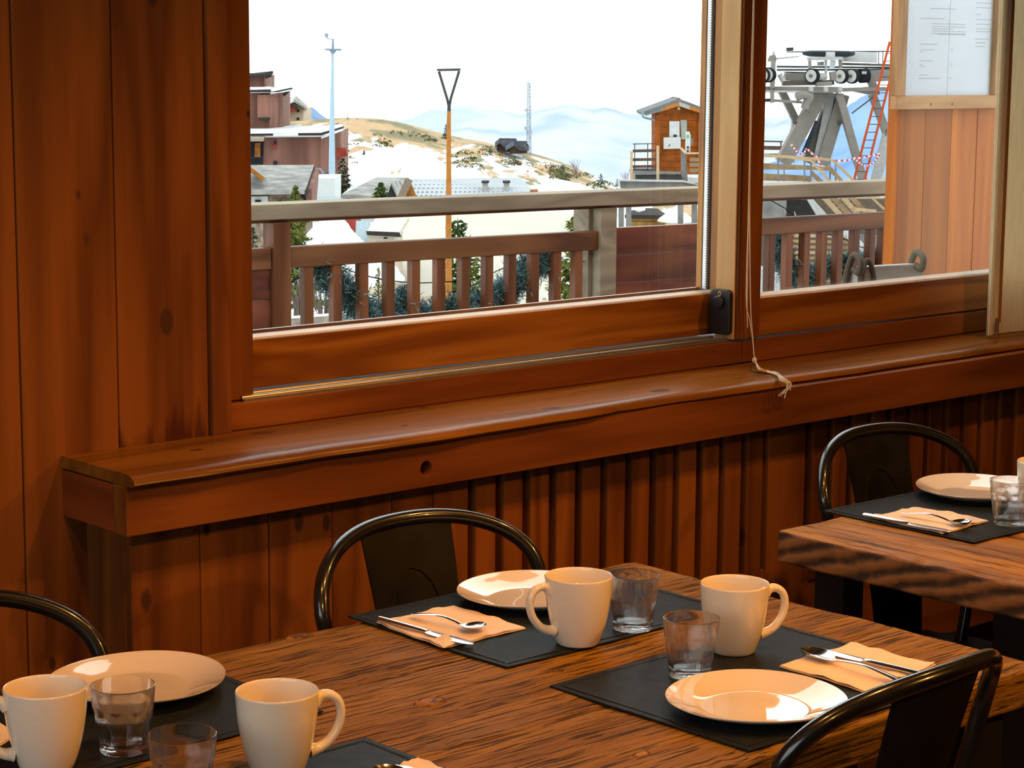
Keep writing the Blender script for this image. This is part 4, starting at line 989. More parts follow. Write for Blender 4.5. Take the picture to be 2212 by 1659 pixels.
BROWN = wood('brown_shingle_cladding', (.11, .045, .032), (.21, .095, .070), 'Z', 1.6, .25, .8, bump=.1, var=.2, along=.08)
DKBR = plain('dark_roof_edge', (.055, .045, .045), .7); SNOWM = plain('roof_snow', (.88, .88, .88), .9, var=.02)
GREYR = plain('grey_slate_roof', (.40, .385, .37), .8, var=.18, scale=1.2); WHITEW = plain('white_render', (.80, .80, .80), .9, var=.02)
ORW = plain('orange_boarding', (.40, .15, .04), .7, var=.2, scale=2); CREAMW = plain('cream_render', (.80, .66, .52), .9, var=.05)
REDB = plain('red_painted_boards', (.40, .07, .05), .7, var=.12, scale=2); DKGL = plain('dark_window_glass', (.03, .035, .045), .2); BLUEM = plain('pale_blue_sheet_metal', (.40, .50, .55), .5, var=.08)
STONE = plain('rubble_stone', (.34, .26, .19), .9, var=.3, scale=3)
def pp(poly, d, ext):            # an outline on the vertical plane at distance d, with its own thickness going back
    return MB().prism([far(x, y, d) for x, y in poly], FH*ext)
def slab(poly, th):              # (px, py, d) corners of a sloping sheet
    return MB().prism([far(*q) for q in poly], V((0, 0, -th)))
def build(name, label, cat, x, y, d, group=None):
    c = far(x, y, d); return thing(name, label, cat, c, group=group)
B = lambda r_: (lambda n_, mb, m, par=None, **k: obj(n_, mb, m, par or r_, world=True, **k))
# stepped brown apartment block
ab = build('apartment_building', 'stepped dark brown apartment block with sloping snowy roofs at the far left', 'building', 600, 400, 172); o = B(ab)
o('wall', pp([(470, 520), (470, 291), (693, 291), (693, 520)], 172, 12), BROWN); o('wall', MB().prism([far(693, 520, 172), far(693, 291, 172), far(736, 284, 174.5), far(736, 520, 174.5)], FH*8), BROWN)
o('roof', slab([(470, 291, 171), (700, 289, 171), (700, 272, 184), (470, 272, 184)], .25), SNOWM); o('roof', slab([(590, 289, 170.5), (644, 288, 170.5), (650, 268, 185), (600, 274, 185)], .2), SNOWM)
o('roof', slab([(694, 292, 171), (742, 274, 173), (738, 268, 184), (694, 272, 184)], .3), SNOWM); o('roof_edge', pp([(541, 289), (693, 287), (742, 273), (742, 277), (694, 292.5), (541, 293)], 170.8, .3), DKBR)
o('wall', pp([(470, 300), (470, 196), (582, 195), (582, 300)], 180, 10), BROWN); o('wall', MB().prism([far(582, 300, 180), far(582, 198, 180), far(611, 192, 182), far(611, 300, 182)], FH*6), BROWN)
o('roof', slab([(470, 195, 179), (586, 194, 179), (586, 186, 190), (470, 186, 190)], .25), SNOWM); o('roof', slab([(584, 197, 179), (631, 190, 181), (600, 186, 190), (584, 188, 190)], .25), SNOWM); o('roof_edge', pp([(470, 196), (584, 193), (584, 199), (631, 189), (632, 192), (600, 199), (470, 199)], 178.8, .3), DKBR)
o('roof_bracket', MB().beam(far(612, 206, 181), far(628, 192, 181), .25), DKBR); o('balcony', pp([(558, 254), (582, 254), (582, 257), (577, 262), (562, 260)], 179, 1.0), DKBR); o('bay', pp([(556, 205), (583, 205), (583, 254), (556, 254)], 179.3, 1), BROWN)
o('wall', pp([(470, 210), (470, 160), (571, 163), (571, 210)], 188, 8), BROWN); o('roof', slab([(470, 166, 187), (572, 160, 187), (590, 153, 188), (572, 157, 195), (470, 160, 195)], .3), DKBR); o('roof_bracket', MB().beam(far(573, 166, 188), far(586, 162, 188), .3), DKBR)
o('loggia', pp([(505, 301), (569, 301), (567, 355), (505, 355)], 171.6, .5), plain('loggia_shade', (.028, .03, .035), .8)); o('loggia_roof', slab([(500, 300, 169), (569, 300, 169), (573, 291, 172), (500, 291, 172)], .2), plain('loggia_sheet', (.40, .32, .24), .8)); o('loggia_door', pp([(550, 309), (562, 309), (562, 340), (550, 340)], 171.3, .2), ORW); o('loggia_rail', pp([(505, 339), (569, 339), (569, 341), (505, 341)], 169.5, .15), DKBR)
f = o('window', pp([(590, 303), (597, 303), (597, 322), (590, 322)], 171.8, .3), REDB); o('window_pane', pp([(592, 304), (597, 304), (597, 312), (592, 312)], 171.7, .15), DKGL, f); o('window', pp([(590.5, 348), (598.5, 348), (598.5, 356), (590.5, 356)], 171.8, .3), DKGL)
o('red_balcony', pp([(724, 321), (747, 320), (750, 338), (724, 342)], 174, 1.2), REDB)
# chalet with a red balcony
cb = build('chalet', 'pale chalet with red balcony beside the brown block, below the ridge', 'building', 635, 270, 226); o = B(cb)
o('wall', pp([(600, 285), (600, 236), (634, 221), (655, 236), (655, 285)], 226, 9), CREAMW); o('roof', slab([(634, 214, 224), (598, 236, 224), (606, 226, 236), (640, 207, 236)], .25), SNOWM); o('roof', slab([(634, 214, 224), (662, 234, 224), (664, 228, 236), (640, 207, 236)], .25), GREYR)
bc = o('balcony', pp([(608, 233), (638, 233), (638, 236), (608, 254)], 224.6, 1.2), REDB); o('balcony_cap', pp([(607, 232), (639, 232), (639, 233.4), (607, 233.4)], 224.4, 1.4), REDB, bc)
for a in ((641, 237, 646, 242), (641, 254, 646, 259), (616, 256, 620, 260)): o('window', pp([(a[0], a[1]), (a[2], a[1]), (a[2], a[3]), (a[0], a[3])], 225.7, .4), DKGL)
# slate roofed house, left
hb = build('house', 'house with big grey slate roof and orange fascia, lower left of the window', 'building', 600, 450, 110); o = B(hb)
rf = o('roof', slab([(470, 357, 116), (679, 356, 116), (660, 409, 109), (470, 411, 109)], .25), GREYR); o('roof_edge', slab([(677, 356, 116), (680, 356, 116), (662, 411, 109), (658, 411, 109)], .35), DKBR)
o('fascia', pp([(470, 411), (646, 410), (646, 421), (470, 422)], 110, .4), ORW); o('wall', pp([(470, 560), (470, 420), (648, 419), (648, 560)], 110.3, 7), STONE); o('garage_door', pp([(500, 425), (578, 424), (579, 460), (500, 460)], 110, .3), WHITEW); o('window', pp([(551, 432), (563, 432), (563, 437), (551, 437)], 109.8, .2), DKGL)
o('gable_end', MB().prism([far(661, 408, 110), far(678, 362, 116), far(672, 440, 116), far(661, 440, 110)], RH*.3), BROWN); o('dormer_board', MB().beam(far(536, 362, 108.5), far(570, 388, 108.5), .12, .22), ORW); o('dormer_roof', slab([(500, 345, 109), (540, 360, 109), (576, 388, 109), (560, 370, 114)], .15), GREYR)
for a in ((600, 434), (622, 433)): o('window', pp([(a[0], a[1]), (a[0]+9, a[1]), (a[0]+9, a[1]+9), (a[0], a[1]+9)], 110, .2), DKGL)
# white shed with low metal roof
sb = build('shed', 'small white shed behind the blue mast foot', 'building', 665, 440, 135); o = B(sb)
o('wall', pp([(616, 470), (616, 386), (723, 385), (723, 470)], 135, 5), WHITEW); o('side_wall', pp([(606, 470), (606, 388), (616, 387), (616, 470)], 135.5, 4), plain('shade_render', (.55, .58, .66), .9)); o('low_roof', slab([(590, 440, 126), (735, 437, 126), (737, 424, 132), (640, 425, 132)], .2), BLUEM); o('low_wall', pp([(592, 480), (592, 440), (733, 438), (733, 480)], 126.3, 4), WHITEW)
# grey gabled house, middle
mb_ = build('house', 'low white house with dark gable and grey roof right of the mast', 'building', 800, 440, 120); o = B(mb_)
o('roof', slab([(738, 420, 118), (836, 424, 118), (848, 395, 122), (884, 384, 126), (814, 383, 126)], .2), GREYR); o('wall', pp([(738, 480), (738, 420), (836, 424), (836, 480)], 118.6, 6), WHITEW); o('roof', slab([(846, 394, 118), (866, 436, 118), (884, 436, 122), (884, 384, 126)], .2), GREYR); o('gable', pp([(846, 395), (866, 436), (832, 436)], 118.2, .5), DKBR)
for k in range(4): o('window', pp([(752+k*14, 427), (755+k*14, 427), (755+k*14, 432), (752+k*14, 432)], 118.3, .2), DKGL)
# long metal roofed house
lb = build('long_house', 'long house with light metal roof of dotted snow guards behind the street lamp', 'building', 1000, 460, 100); o = B(lb)
MROOF = plain('light_metal_roofing', (.50, .53, .57), .45, var=.04, scale=.6)
o('roof', slab([(884, 386, 106), (1126, 384, 106), (1176, 440, 98), (905, 442, 98)], .15), MROOF); gb = o('gable', pp([(884, 389), (905, 440), (862, 440)], 98.5, .5), ORW); o('barge_board', MB().beam(far(884, 387, 98), far(860, 441, 98), .12, .35), plain('barge_wood', (.30, .22, .16), .7), gb)
b = MB()
for r_ in range(6):
    for k in range(24):
        t = (r_+.5)/6.5; x = (889+t*16)+(1126+t*40-894-t*18)*(k+.5*(r_ % 2))/24; y = 388+t*50; d = 106-8*t-.15; c = far(x, y, d); b.beam(c-RH*.05, c+RH*.05, .07, .07)
tag(o('snow_guards', b, plain('grey_snow_guard', (.34, .36, .40), .6)), kind='stuff')
for x in (1048, 1094): ch_ = o('chimney', pp([(x-6, 395), (x+6, 395), (x+6, 412), (x-6, 412)], 102, .8), plain('chimney_render', (.62, .58, .54), .9)); o('chimney_cap', pp([(x-8, 392.5), (x+8, 392.5), (x+8, 395.5), (x-8, 395.5)], 101.8, 1.2), DKBR, ch_)
o('roof', slab([(1040, 416, 97), (1152, 413, 97), (1166, 440, 94), (1030, 444, 94)], .15), BLUEM); o('hut_wall', pp([(1145, 412), (1162, 411), (1164, 428), (1147, 429)], 96, 1), ORW)
# big cream roof in front
cr_ = build('house', 'house with a broad snow-bright cream roof right under the terrace rail', 'building', 1050, 690, 70); o = B(cr_)
CROOF = plain('pale_cream_roofing', (.80, .74, .64), .6, var=.03, scale=.4)
o('roof', slab([(872, 452, 78), (1262, 462, 74), (1215, 700, 66), (800, 720, 66)], .3), CROOF); b = MB()
for r_ in range(9):
    for k in range(22):
        t = (r_+.6)/9.5; xl = 872-t*70; xr = 1258-t*45; yl = 455+t*255; yr = 464+t*225; u = (k+.5)/22; c = far(xl+(xr-xl)*u, yl+(yr-yl)*u, 78-12*t-4*u*(1-t)-.12); b.beam(c-RH*.06, c+RH*.06, .06, .06)
tag(o('snow_guards', b, plain('tan_snow_guard', (.52, .42, .30), .7)), kind='stuff')
o('wall', pp([(820, 780), (830, 640), (1200, 640), (1200, 780)], 68, 6), CREAMW); o('gable', MB().prism([far(1262, 466, 74), far(1218, 700, 66), far(1268, 700, 74)], RH*.25), CREAMW); o('barge_board', MB().beam(far(1262, 462, 73.8), far(1246, 492, 72.6), .12, .3), DKBR)
o('roof', slab([(792, 500, 66), (861, 504, 66), (884, 468, 72), (812, 470, 72)], .14), CROOF); o('gutter', pp([(791, 500), (862, 503), (866, 512), (793, 508)], 65.8, .25), DKBR); o('wall', pp([(797, 640), (796, 508), (852, 511), (852, 640)], 66.3, 5), CREAMW); o('window', pp([(829, 510), (836, 510), (836, 516), (829, 516)], 66.1, .2), DKGL)
o('lean_to_roof', slab([(767, 536, 66), (797, 536, 66), (800, 476, 70), (769, 477, 70)], .12), BLUEM); o('red_wall', pp([(745, 520), (745, 470), (770, 470), (770, 520)], 71, 2), REDB)
# snow heap with stones
hp = MB(); c0 = far(720, 560, 58); rr = random.Random(4); vs_ = []; fs = []; nn = 16
for j in range(7):
    for k in range(nn): a = 2*PI*k/nn; r_ = (1.9-.28*j)*(1+.15*math.sin(3*a+j)); vs_.append(c0+RH*math.cos(a)*r_+FH*math.sin(a)*r_+V((0, 0, -.6+j*.30+rr.uniform(-.05, .05))))
for j in range(6):
    for k in range(nn): fs.append((j*nn+k, j*nn+(k+1) % nn, (j+1)*nn+(k+1) % nn, (j+1)*nn+k))
fs.append([6*nn+k for k in range(nn)])
solo('snow_heap', hp.add(vs_, fs, True), SNOWM, 'white heap of snow left of the blue lean-to roof', 'snow heap')
# log fence
lg = build('log_fence', 'round log fence with snow on it low behind the left balusters', 'fence', 760, 740, 30); o = B(lg)
LOG = plain('grey_log', (.34, .28, .24), .8, var=.2, scale=6)
lo = o('log', MB().tube([far(560, 700, 30), far(800, 682, 31)], .075, 10), LOG); o('snow_cap', MB().tube([far(560, 692, 30), far(800, 675, 31)], .05, 8, flat=.6), SNOWM, lo); lo = o('log', MB().tube([far(800, 682, 31), far(1080, 655, 32)], .07, 10), LOG); o('snow_cap', MB().tube([far(800, 675, 31), far(1080, 649, 32)], .045, 8, flat=.6), SNOWM, lo)
for x, y, d in ((600, 698, 30), (755, 688, 30.8), (960, 668, 31.6)): o('post', MB().tube([far(x, y, d), far(x, y+120, d)], .07, 8), LOG)

# lamp posts and masts
LP = build('street_lamp', 'street lamp with orange post and open black fork head', 'street lamp', 969, 830, 52); o = B(LP)
c = lambda x, y: far(x, y, 52)
o('post', MB().tube([c(970, 850), c(969, 500), c(969.5, 262), c(970, 240)], [.09, .075, .052, .046], 12), plain('orange_lamp_post', (.52, .20, .045), .5, var=.08)); DG = plain('dark_grey_steel', (.08, .075, .08), .4)
o('collar', MB().tube([c(970, 242), c(970, 222)], .046, 10), DG); o('fork_arm', MB().tube([c(969, 228), c(966, 214), c(948, 154)], .034, 8), DG); o('fork_arm', MB().tube([c(971, 228), c(974, 212), c(992, 153)], .034, 8), DG); o('lamp_head', MB().beam(c(944, 151), c(995, 150), .16, .055), DG); o('light_panel', MB().beam(c(949, 153.4), c(991, 152.6), .12, .015), plain('lamp_diffuser', (.75, .72, .68), .5))
MS = build('floodlight_mast', 'tall pale blue floodlight mast with a round platform', 'mast', 718, 440, 150); o = B(MS); c = lambda x, y: far(x, y, 150)
o('pole', MB().tube([c(717, 430), c(717, 300), c(718.5, 115)], [.26, .20, .085], 12), plain('pale_blue_steel', (.50, .66, .80), .5, var=.03)); PG = plain('mast_grey', (.30, .38, .50), .5)
b = MB(); b.lathe([(0, -.2), (.12, -.18), (.25, .02), (.62, .09), (.62, .16), (0, .16)], 16, c=c(719, 110)); o('platform', b, PG); o('top_pole', MB().tube([c(719, 108), c(719.5, 84)], [.09, .07], 8), PG); o('lamp_arm', MB().beam(c(719, 87), c(706, 82), .06), PG); o('floodlight', pp([(700, 72), (709, 73), (707, 83), (703, 80)], 150, .3), PG); o('cross_arm', MB().beam(c(705, 108), c(739, 109), .06), PG)
o('bracket', MB().beam(c(700, 374), c(716, 374), .12), DG); o('bracket_arm', MB().tube(cr([c(678, 369), c(690, 364), c(697, 372), c(706, 375)], 4), .07, 6), PG)
RM = build('radio_mast', 'lattice radio mast beside the cabin on the hill', 'mast', 1142, 330, 219); o = B(RM); BL = plain('blue_grey_lattice', (.46, .54, .70), .6)
for dx, dd in ((-4, 0), (5, 0), (1, 1.2)): o('leg', MB().tube([far(1142+dx, 333, 219+dd*.77), far(1142.5+dx*.6, 178, 219+dd*.46)], .055, 5), BL)
b = MB(); s = 1
for k in range(14):
    y0 = 330-k*11; f_ = 1-.4*k/14; b.beam(far(1142-4*f_*s, y0, 219), far(1142+5*f_*s, y0-11, 219), .055); b.beam(far(1142-4*f_, y0, 219), far(1142+5*f_, y0, 219), .045); s = -s
o('bracing', b, BL)
for x, y in ((1138, 238), (1146, 285), (1136, 277)): o('antenna', pp([(x-3, y-4), (x+3, y-4), (x+3, y+4), (x-3, y+4)], 218.4, .3), plain('antenna_panel', (.55, .6, .7), .6))
o('cross_arm', MB().beam(far(1130, 238, 219), far(1152, 238, 219), .09), BL)
cbn = build('cabin', 'small brown double-gabled cabin on the hill crest', 'building', 1105, 330, 213); o = B(cbn); CB = plain('cabin_boards', (.12, .075, .065), .8, var=.2, scale=1); CR = plain('cabin_roof', (.20, .21, .25), .7)
o('wall', pp([(1073, 325), (1073, 308), (1080, 302), (1088, 309), (1111, 309), (1111, 330)], 213, 4), CB); o('roof', slab([(1079, 298.5, 212.4), (1069, 307.5, 212.4), (1074, 306, 216), (1083, 298, 216)], .5), CR); o('roof', slab([(1079, 298.5, 212.4), (1115, 299, 212.4), (1119, 310, 212.4), (1090, 309.5, 212.4)], .5), CR); o('wall', pp([(1100, 333), (1100, 314), (1110, 306), (1121, 314), (1139, 314), (1139, 331)], 211, 4), CB); o('roof', slab([(1110, 304, 210.4), (1092, 314.5, 210.4), (1098, 313, 214), (1114, 303, 214)], .5), CR); o('roof', slab([(1110, 304, 210.4), (1137, 304.5, 210.4), (1142, 315, 210.4), (1122, 314.5, 210.4)], .5), CR)

# trees
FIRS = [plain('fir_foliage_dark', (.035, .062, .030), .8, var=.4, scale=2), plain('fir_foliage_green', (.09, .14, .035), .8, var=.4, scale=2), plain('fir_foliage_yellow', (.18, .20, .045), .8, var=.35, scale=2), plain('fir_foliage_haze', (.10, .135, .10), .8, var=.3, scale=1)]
BARK = plain('tree_bark', (.08, .055, .04), .9)
def onhill(d): return d if d < 245 else 175+(d-175)*45/155
def conifer(px, ytop, ybot, wpx, d, mat, label, seed, n=420, group=None, ex=.8):
    d = onhill(d)
    base = far(px, ybot, d); H = (far(px, ytop, d)-base).z; Rd = wpx*d/FPX/2; rr = random.Random(seed)
    t = thing('fir_tree', label, 'tree', base, group=group)
    obj('trunk', MB().tube([(0, 0, -.3), (0, 0, H*.97)], [max(.03, Rd*.10), .01], 6), BARK, t)
    b = MB()
    for k in range(n):
        u = rr.random()**1.3; z = H*(.05+.93*u); tier = .72+.28*math.sin(u*44+seed); r_ = Rd*(1-u)**ex*tier*rr.uniform(.35, 1.1)+.03*Rd; a = rr.uniform(0, 2*PI)
        c_ = V((math.cos(a)*r_, math.sin(a)*r_, z-r_*.28)); sz = Rd*rr.uniform(.13, .26)*(.45+.55*(1-u))
        for q in range(3):
            d_ = V((math.cos(a)+rr.gauss(0, .55), math.sin(a)+rr.gauss(0, .55), rr.gauss(-.1, .5))).normalized()*sz; e = d_.cross(V((rr.gauss(0, 1), rr.gauss(0, 1), rr.gauss(0, 1)))).normalized()*sz*.42
            b.add([c_-d_*.5-e, c_-d_*.5+e, c_+d_], [(0, 1, 2)])
    b.add([(Rd*.06, 0, H*.9), (-Rd*.06, 0, H*.9), (0, 0, H*1.01)], [(0, 1, 2)])
    obj('crown', b, mat, t); return t
conifer(741, 340, 425, 46, 144, FIRS[0], 'dark fir just right of the blue mast foot', 1, 600, ex=.45)
conifer(823, 393, 460, 66, 100, FIRS[1], 'bushy green fir in front of the low white house', 3, 900, ex=.6)
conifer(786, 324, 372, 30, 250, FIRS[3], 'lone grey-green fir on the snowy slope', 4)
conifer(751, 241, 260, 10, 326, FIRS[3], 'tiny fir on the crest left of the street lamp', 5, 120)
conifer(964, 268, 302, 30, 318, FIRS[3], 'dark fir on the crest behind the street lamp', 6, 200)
conifer(640, 397, 660, 120, 50, FIRS[2], 'yellow-green fir behind the first railing post, its tip above the handrail', 7, 1100, ex=.55)
conifer(548, 488, 640, 80, 56, FIRS[0], 'dark fir at the left edge behind the railing', 8, 260)
conifer(988, 470, 740, 120, 60, FIRS[1], 'green fir behind the street lamp post', 9, 1200, ex=.33)
conifer(1245, 455, 800, 150, 45, FIRS[2], 'yellow-green bush tree behind the last balusters', 10, 1400, ex=.4)
conifer(1015, 505, 780, 120, 48, FIRS[2], 'yellow-green fir low behind the balusters, right of the lamp post', 11, 900, ex=.45)
conifer(818, 575, 760, 70, 44, FIRS[2], 'small yellow fir low behind the garland', 12, 300)
for k, (x, yt, yb, w_, d) in enumerate(((1058, 320, 345, 24, 290), (1112, 328, 362, 16, 280), (1298, 375, 398, 24, 260), (1333, 384, 402, 12, 255), (1215, 356, 392, 40, 262), (1190, 350, 380, 22, 285))):
    conifer(x, yt, yb, w_, d, FIRS[3], ('low grey-green shrub below the cabin', 'pointed shrub right of the cabin', 'dark shrub at the foot of the hill', 'small dark fir left of the lift hut', 'broad shrub low on the right slope', 'shrub on the right slope below the crest')[k], 40+k, 160)
def terr(px, d):
    t = (d-175)/HD; return far(px, 436+(lerp_tab(CREST, px)-436)*t**.85, d)
b = MB(); rr = random.Random(12)
for cx_, cd_, sx_, sd_, n_ in ((1035, 207, 40, 7, 11), (1115, 205, 30, 8, 10), (1215, 202, 55, 9, 18), (752, 204, 22, 9, 9), (832, 205, 25, 6, 6), (1000, 201, 40, 5, 6), (900, 213, 45, 3, 6), (1280, 203, 40, 8, 9)):
    for _ in range(n_):
        q = terr(rr.gauss(cx_, sx_*.5), min(218, rr.gauss(cd_, sd_*.5))); r_ = rr.uniform(.2, .6)
        for k in range(60):
            d_ = V((rr.gauss(0, 1), rr.gauss(0, 1), abs(rr.gauss(0, .7)))).normalized(); c_ = q+V((d_.x*r_*1.6, d_.y*r_*1.6, d_.z*r_*.7)); e_ = d_.cross(V((rr.gauss(0, 1), rr.gauss(0, 1), rr.gauss(0, 1)))).normalized()*.075
            b.add([c_-e_, c_+e_, c_+d_*.16], [(0, 1, 2)])
tag(obj('hillside_shrubs', b, plain('juniper_foliage', (.20, .19, .09), .9, var=.3, scale=.8), None, world=True, loc=terr(1100, 200)), 'low grey-green shrubs scattered over the snow patched slope', 'shrubs', kind='stuff')
def bare(px, ytop, ybot, wpx, d, label, seed, mat, n=16):
    d = onhill(d)
    base = far(px, ybot, d); H = (far(px, ytop, d)-base).z; Rd = wpx*d/FPX/2; rr = random.Random(seed); t = thing('bare_bush', label, 'bush', base)
    for k in range(n):
        a = rr.uniform(0, 2*PI); r_ = Rd*rr.uniform(.2, 1); h = H*rr.uniform(.55, 1)*(1-.3*r_/Rd); e = V((math.cos(a)*r_, math.sin(a)*r_, h)); m_ = e*.5+V((0, 0, h*.12))
        b = MB().tube([(0, 0, -.1), m_, e], [H*.010, H*.007, H*.003], 4)
        for q in range(3): s_ = m_.lerp(e, .25*q); b.tube([s_, s_+V((rr.uniform(-.2, .2)*Rd, rr.uniform(-.2, .2)*Rd, H*.14))], [H*.005, H*.002], 3)
        obj('branch', b, mat, t)
TW = plain('grey_brown_twigs', (.20, .15, .13), .9); TWP = plain('mauve_twigs', (.36, .26, .30), .9)
bare(700, 560, 720, 110, 40, 'leafless grey bush behind the first balusters', 1, TW, 26)
bare(648, 550, 720, 70, 42, 'leafless twiggy bush beside the first railing post', 2, TW, 18)
bare(1245, 335, 378, 46, 268, 'leafless mauve bush on the right slope', 3, TWP, 18)
bare(1353, 355, 398, 30, 120, 'leafless pink bush left of the lift hut', 4, TWP, 14)
bare(772, 246, 262, 16, 326, 'leafless bush on the crest right of the mast', 5, TWP, 10)
# ================================================================== outdoors: the chairlift station
HW = plain('hut_orange_boards', (.40, .10, .018), .7, var=.2, scale=3); HF = plain('hut_fascia', (.55, .20, .05), .6); HR = plain('hut_roof', (.20, .21, .23), .6); GB = plain('grey_deck_board', (.26, .25, .24), .8, var=.12, scale=3); CP = plain('cream_post', (.72, .52, .34), .7); BB = plain('brown_rail_board', (.16, .095, .07), .8, var=.15, scale=3)
D = 75
hut = build('lift_hut', 'small orange-brown operator hut with grey gable roof on a raised deck', 'hut', 1467, 376, D); o = B(hut)
for k in range(9):
    y0, y1 = 246+k*14.6, 246+(k+1)*14.6-.5; o('wall_board', pp([(1416, y0), (1519, y0), (1519, y1), (1416, y1)], D+.02*(k % 2), 2.2), HW)
o('gable', pp([(1416, 246), (1467, 226), (1519, 246)], D, 2.2), HW)
o('corner_post', pp([(1417, 248), (1426, 248), (1426, 377), (1417, 377)], D-.08, .2), HW); o('corner_post', pp([(1508, 248), (1517, 248), (1517, 377), (1508, 377)], D-.08, .2), HW)
for n_, a in (('roof', [(1467, 213), (1386, 243), (1388, 249), (1467, 220)]), ('roof', [(1467, 213), (1548, 243), (1546, 249), (1467, 220)])): o(n_, pp(a, D-.5, 3.4), HR)
o('fascia', pp([(1467, 220), (1432, 233), (1432, 240), (1467, 229)], D-.55, .06), HF); o('fascia', pp([(1432, 233), (1392, 247), (1395, 250), (1432, 240)], D-.55, .06), GB); o('fascia', pp([(1490, 228), (1546, 249), (1546, 254), (1490, 237)], D-.55, .06), HF); o('fascia', pp([(1467, 220), (1490, 228), (1490, 237), (1467, 229)], D-.55, .06), plain('pale_fascia', (.5, .48, .45), .7))
o('ridge_cap', pp([(1464, 212), (1470, 212), (1470, 216), (1464, 216)], D-.4, 3), DG); o('purlin', pp([(1464, 231), (1469, 231), (1469, 237), (1464, 237)], D-.45, .5), CP); o('gutter', MB().beam(far(1388, 245, D-.5), far(1388, 245, D+2.8), .10), BLUEM); o('downpipe', MB().tube(cr([far(1388, 246, D-.3), far(1390, 253, D-.3), far(1404, 257, D-.1), far(1416, 260, D)], 4), .035, 6), BLUEM)
f = o('window_frame', pp([(1444, 259), (1470, 259), (1470, 298), (1444, 298)], D-.05, .1), HW); o('window_pane', pp([(1446, 262), (1468, 262), (1468, 296), (1446, 296)], D-.08, .05), plain('bright_window', (.80, .84, .86), .2), f); o('shutter', pp([(1470, 259), (1484, 259), (1484, 300), (1472, 302)], D-.09, .05), plain('pale_green_shutter', (.45, .50, .45), .5)); o('dark_box', pp([(1455, 291), (1462, 291), (1462, 297), (1455, 297)], D-.15, .05), DKGL)
sg = build('notice_board', 'white notice board on the front of the lift hut', 'sign', 1452, 322, D-.3); o = B(sg); o('board', pp([(1433.5, 297), (1470.5, 296), (1470.5, 321), (1433.5, 322)], D-.2, .04), WHITEW); o('mark', pp([(1444, 315), (1447, 311), (1448, 312), (1445.5, 317)], D-.21, .02), DG)
lp_ = build('lift_pole', 'white control post beside the lift hut', 'post', 1487, 335, D-2); o = B(lp_); o('post', pp([(1482, 285), (1489, 284), (1492, 292), (1491, 333), (1480, 333)], D-2, .15), WHITEW); o('control_box', pp([(1492, 300), (1497, 299), (1497, 312), (1492, 314)], D-2, .12), GB); o('label_plate', pp([(1484, 291), (1488, 291), (1488, 298), (1484, 298)], D-2.05, .03), plain('green_plate', (.15, .55, .2), .5))
for y in (316, 324): o('dark_switch', pp([(1484, y), (1488, y), (1488, y+5), (1484, y+5)], D-2.05, .03), DG)
dk = build('lift_deck', 'raised grey wooden deck with railings around the lift hut', 'deck', 1430, 495, D-1); o = B(dk)
o('deck_beam', pp([(1339, 391), (1512, 396), (1512, 409), (1341, 407)], D-3, .3), GB); o('deck_edge', pp([(1338, 389), (1478, 391), (1512, 399), (1512, 401), (1478, 394), (1338, 391.5)], D-3.2, .6), plain('light_deck_edge', (.55, .54, .54), .7)); o('step_top', pp([(1366, 372), (1475, 375), (1475, 377), (1366, 376)], D-1.5, 2), GB); o('step_riser', pp([(1370, 377), (1472, 377), (1477, 390), (1370, 389)], D-1.3, .1), plain('dark_riser', (.10, .10, .105), .8))
o('deck_floor', pp([(1368, 364), (1416, 364), (1416, 374), (1366, 374)], D-.4, .1), GB)
for x, y0, y1, d_ in ((1364, 327, 391, D-2.4), (1421, 315, 391, D-2.4), (1369, 375, 391, D-2.3)): o('post', MB().beam(far(x, y0, d_), far(x, y1, d_), .09), CP)
for y in (311, 326, 345, 360): o('rail_board', MB().beam(far(1367, y, D-.6), far(1417, y-.8, D-.6), .05, .03 if y == 311 else .10), BB)
for x in (1371, 1399): o('rail_post', MB().beam(far(x, 311, D-.55), far(x, 368, D-.55), .03), BB)
o('side_panel', pp([(1471, 322), (1482, 332), (1486, 397), (1478, 394), (1471, 376)], D-2.6, .05), GB); o('hand_rail', MB().beam(far(1471, 320, D-2.6), far(1481, 331, D-2.8), .06), CP); o('hand_rail', MB().beam(far(1481, 331, D-2.8), far(1530, 331, D-2.8), .06), CP)
for y in (341, 352, 364): o('rail_board', MB().beam(far(1490, y+4, D-2.8), far(1530, y+4, D-2.8), .05, .13), plain('tan_rail_board', (.34, .24, .15), .8))
for x in (1342, 1358, 1470, 1500): o('leg', MB().beam(far(x, 408, D-2.9), far(x, 560, D-2.9), .18), GB)
o('snow', pp([(1488, 383), (1512, 384), (1512, 396), (1490, 392)], D-2.4, 1), SNOWM)
yh = build('log_cabin', 'low yellow log cabin seen under the lift deck', 'building', 1410, 500, 95); o = B(yh); YW_ = plain('yellow_logs', (.46, .25, .08), .7, var=.15, scale=3)
for k in range(3): o('log', MB().tube([far(1362, 467+k*6.5, 95), far(1438, 468+k*6.5, 95)], .075, 8), YW_)
o('wall', pp([(1364, 464), (1436, 465), (1436, 500), (1364, 500)], 95.1, 3), YW_); o('roof', slab([(1350, 464, 94.5), (1442, 465, 94.5), (1420, 450, 98), (1376, 449, 98)], .15), DKBR)
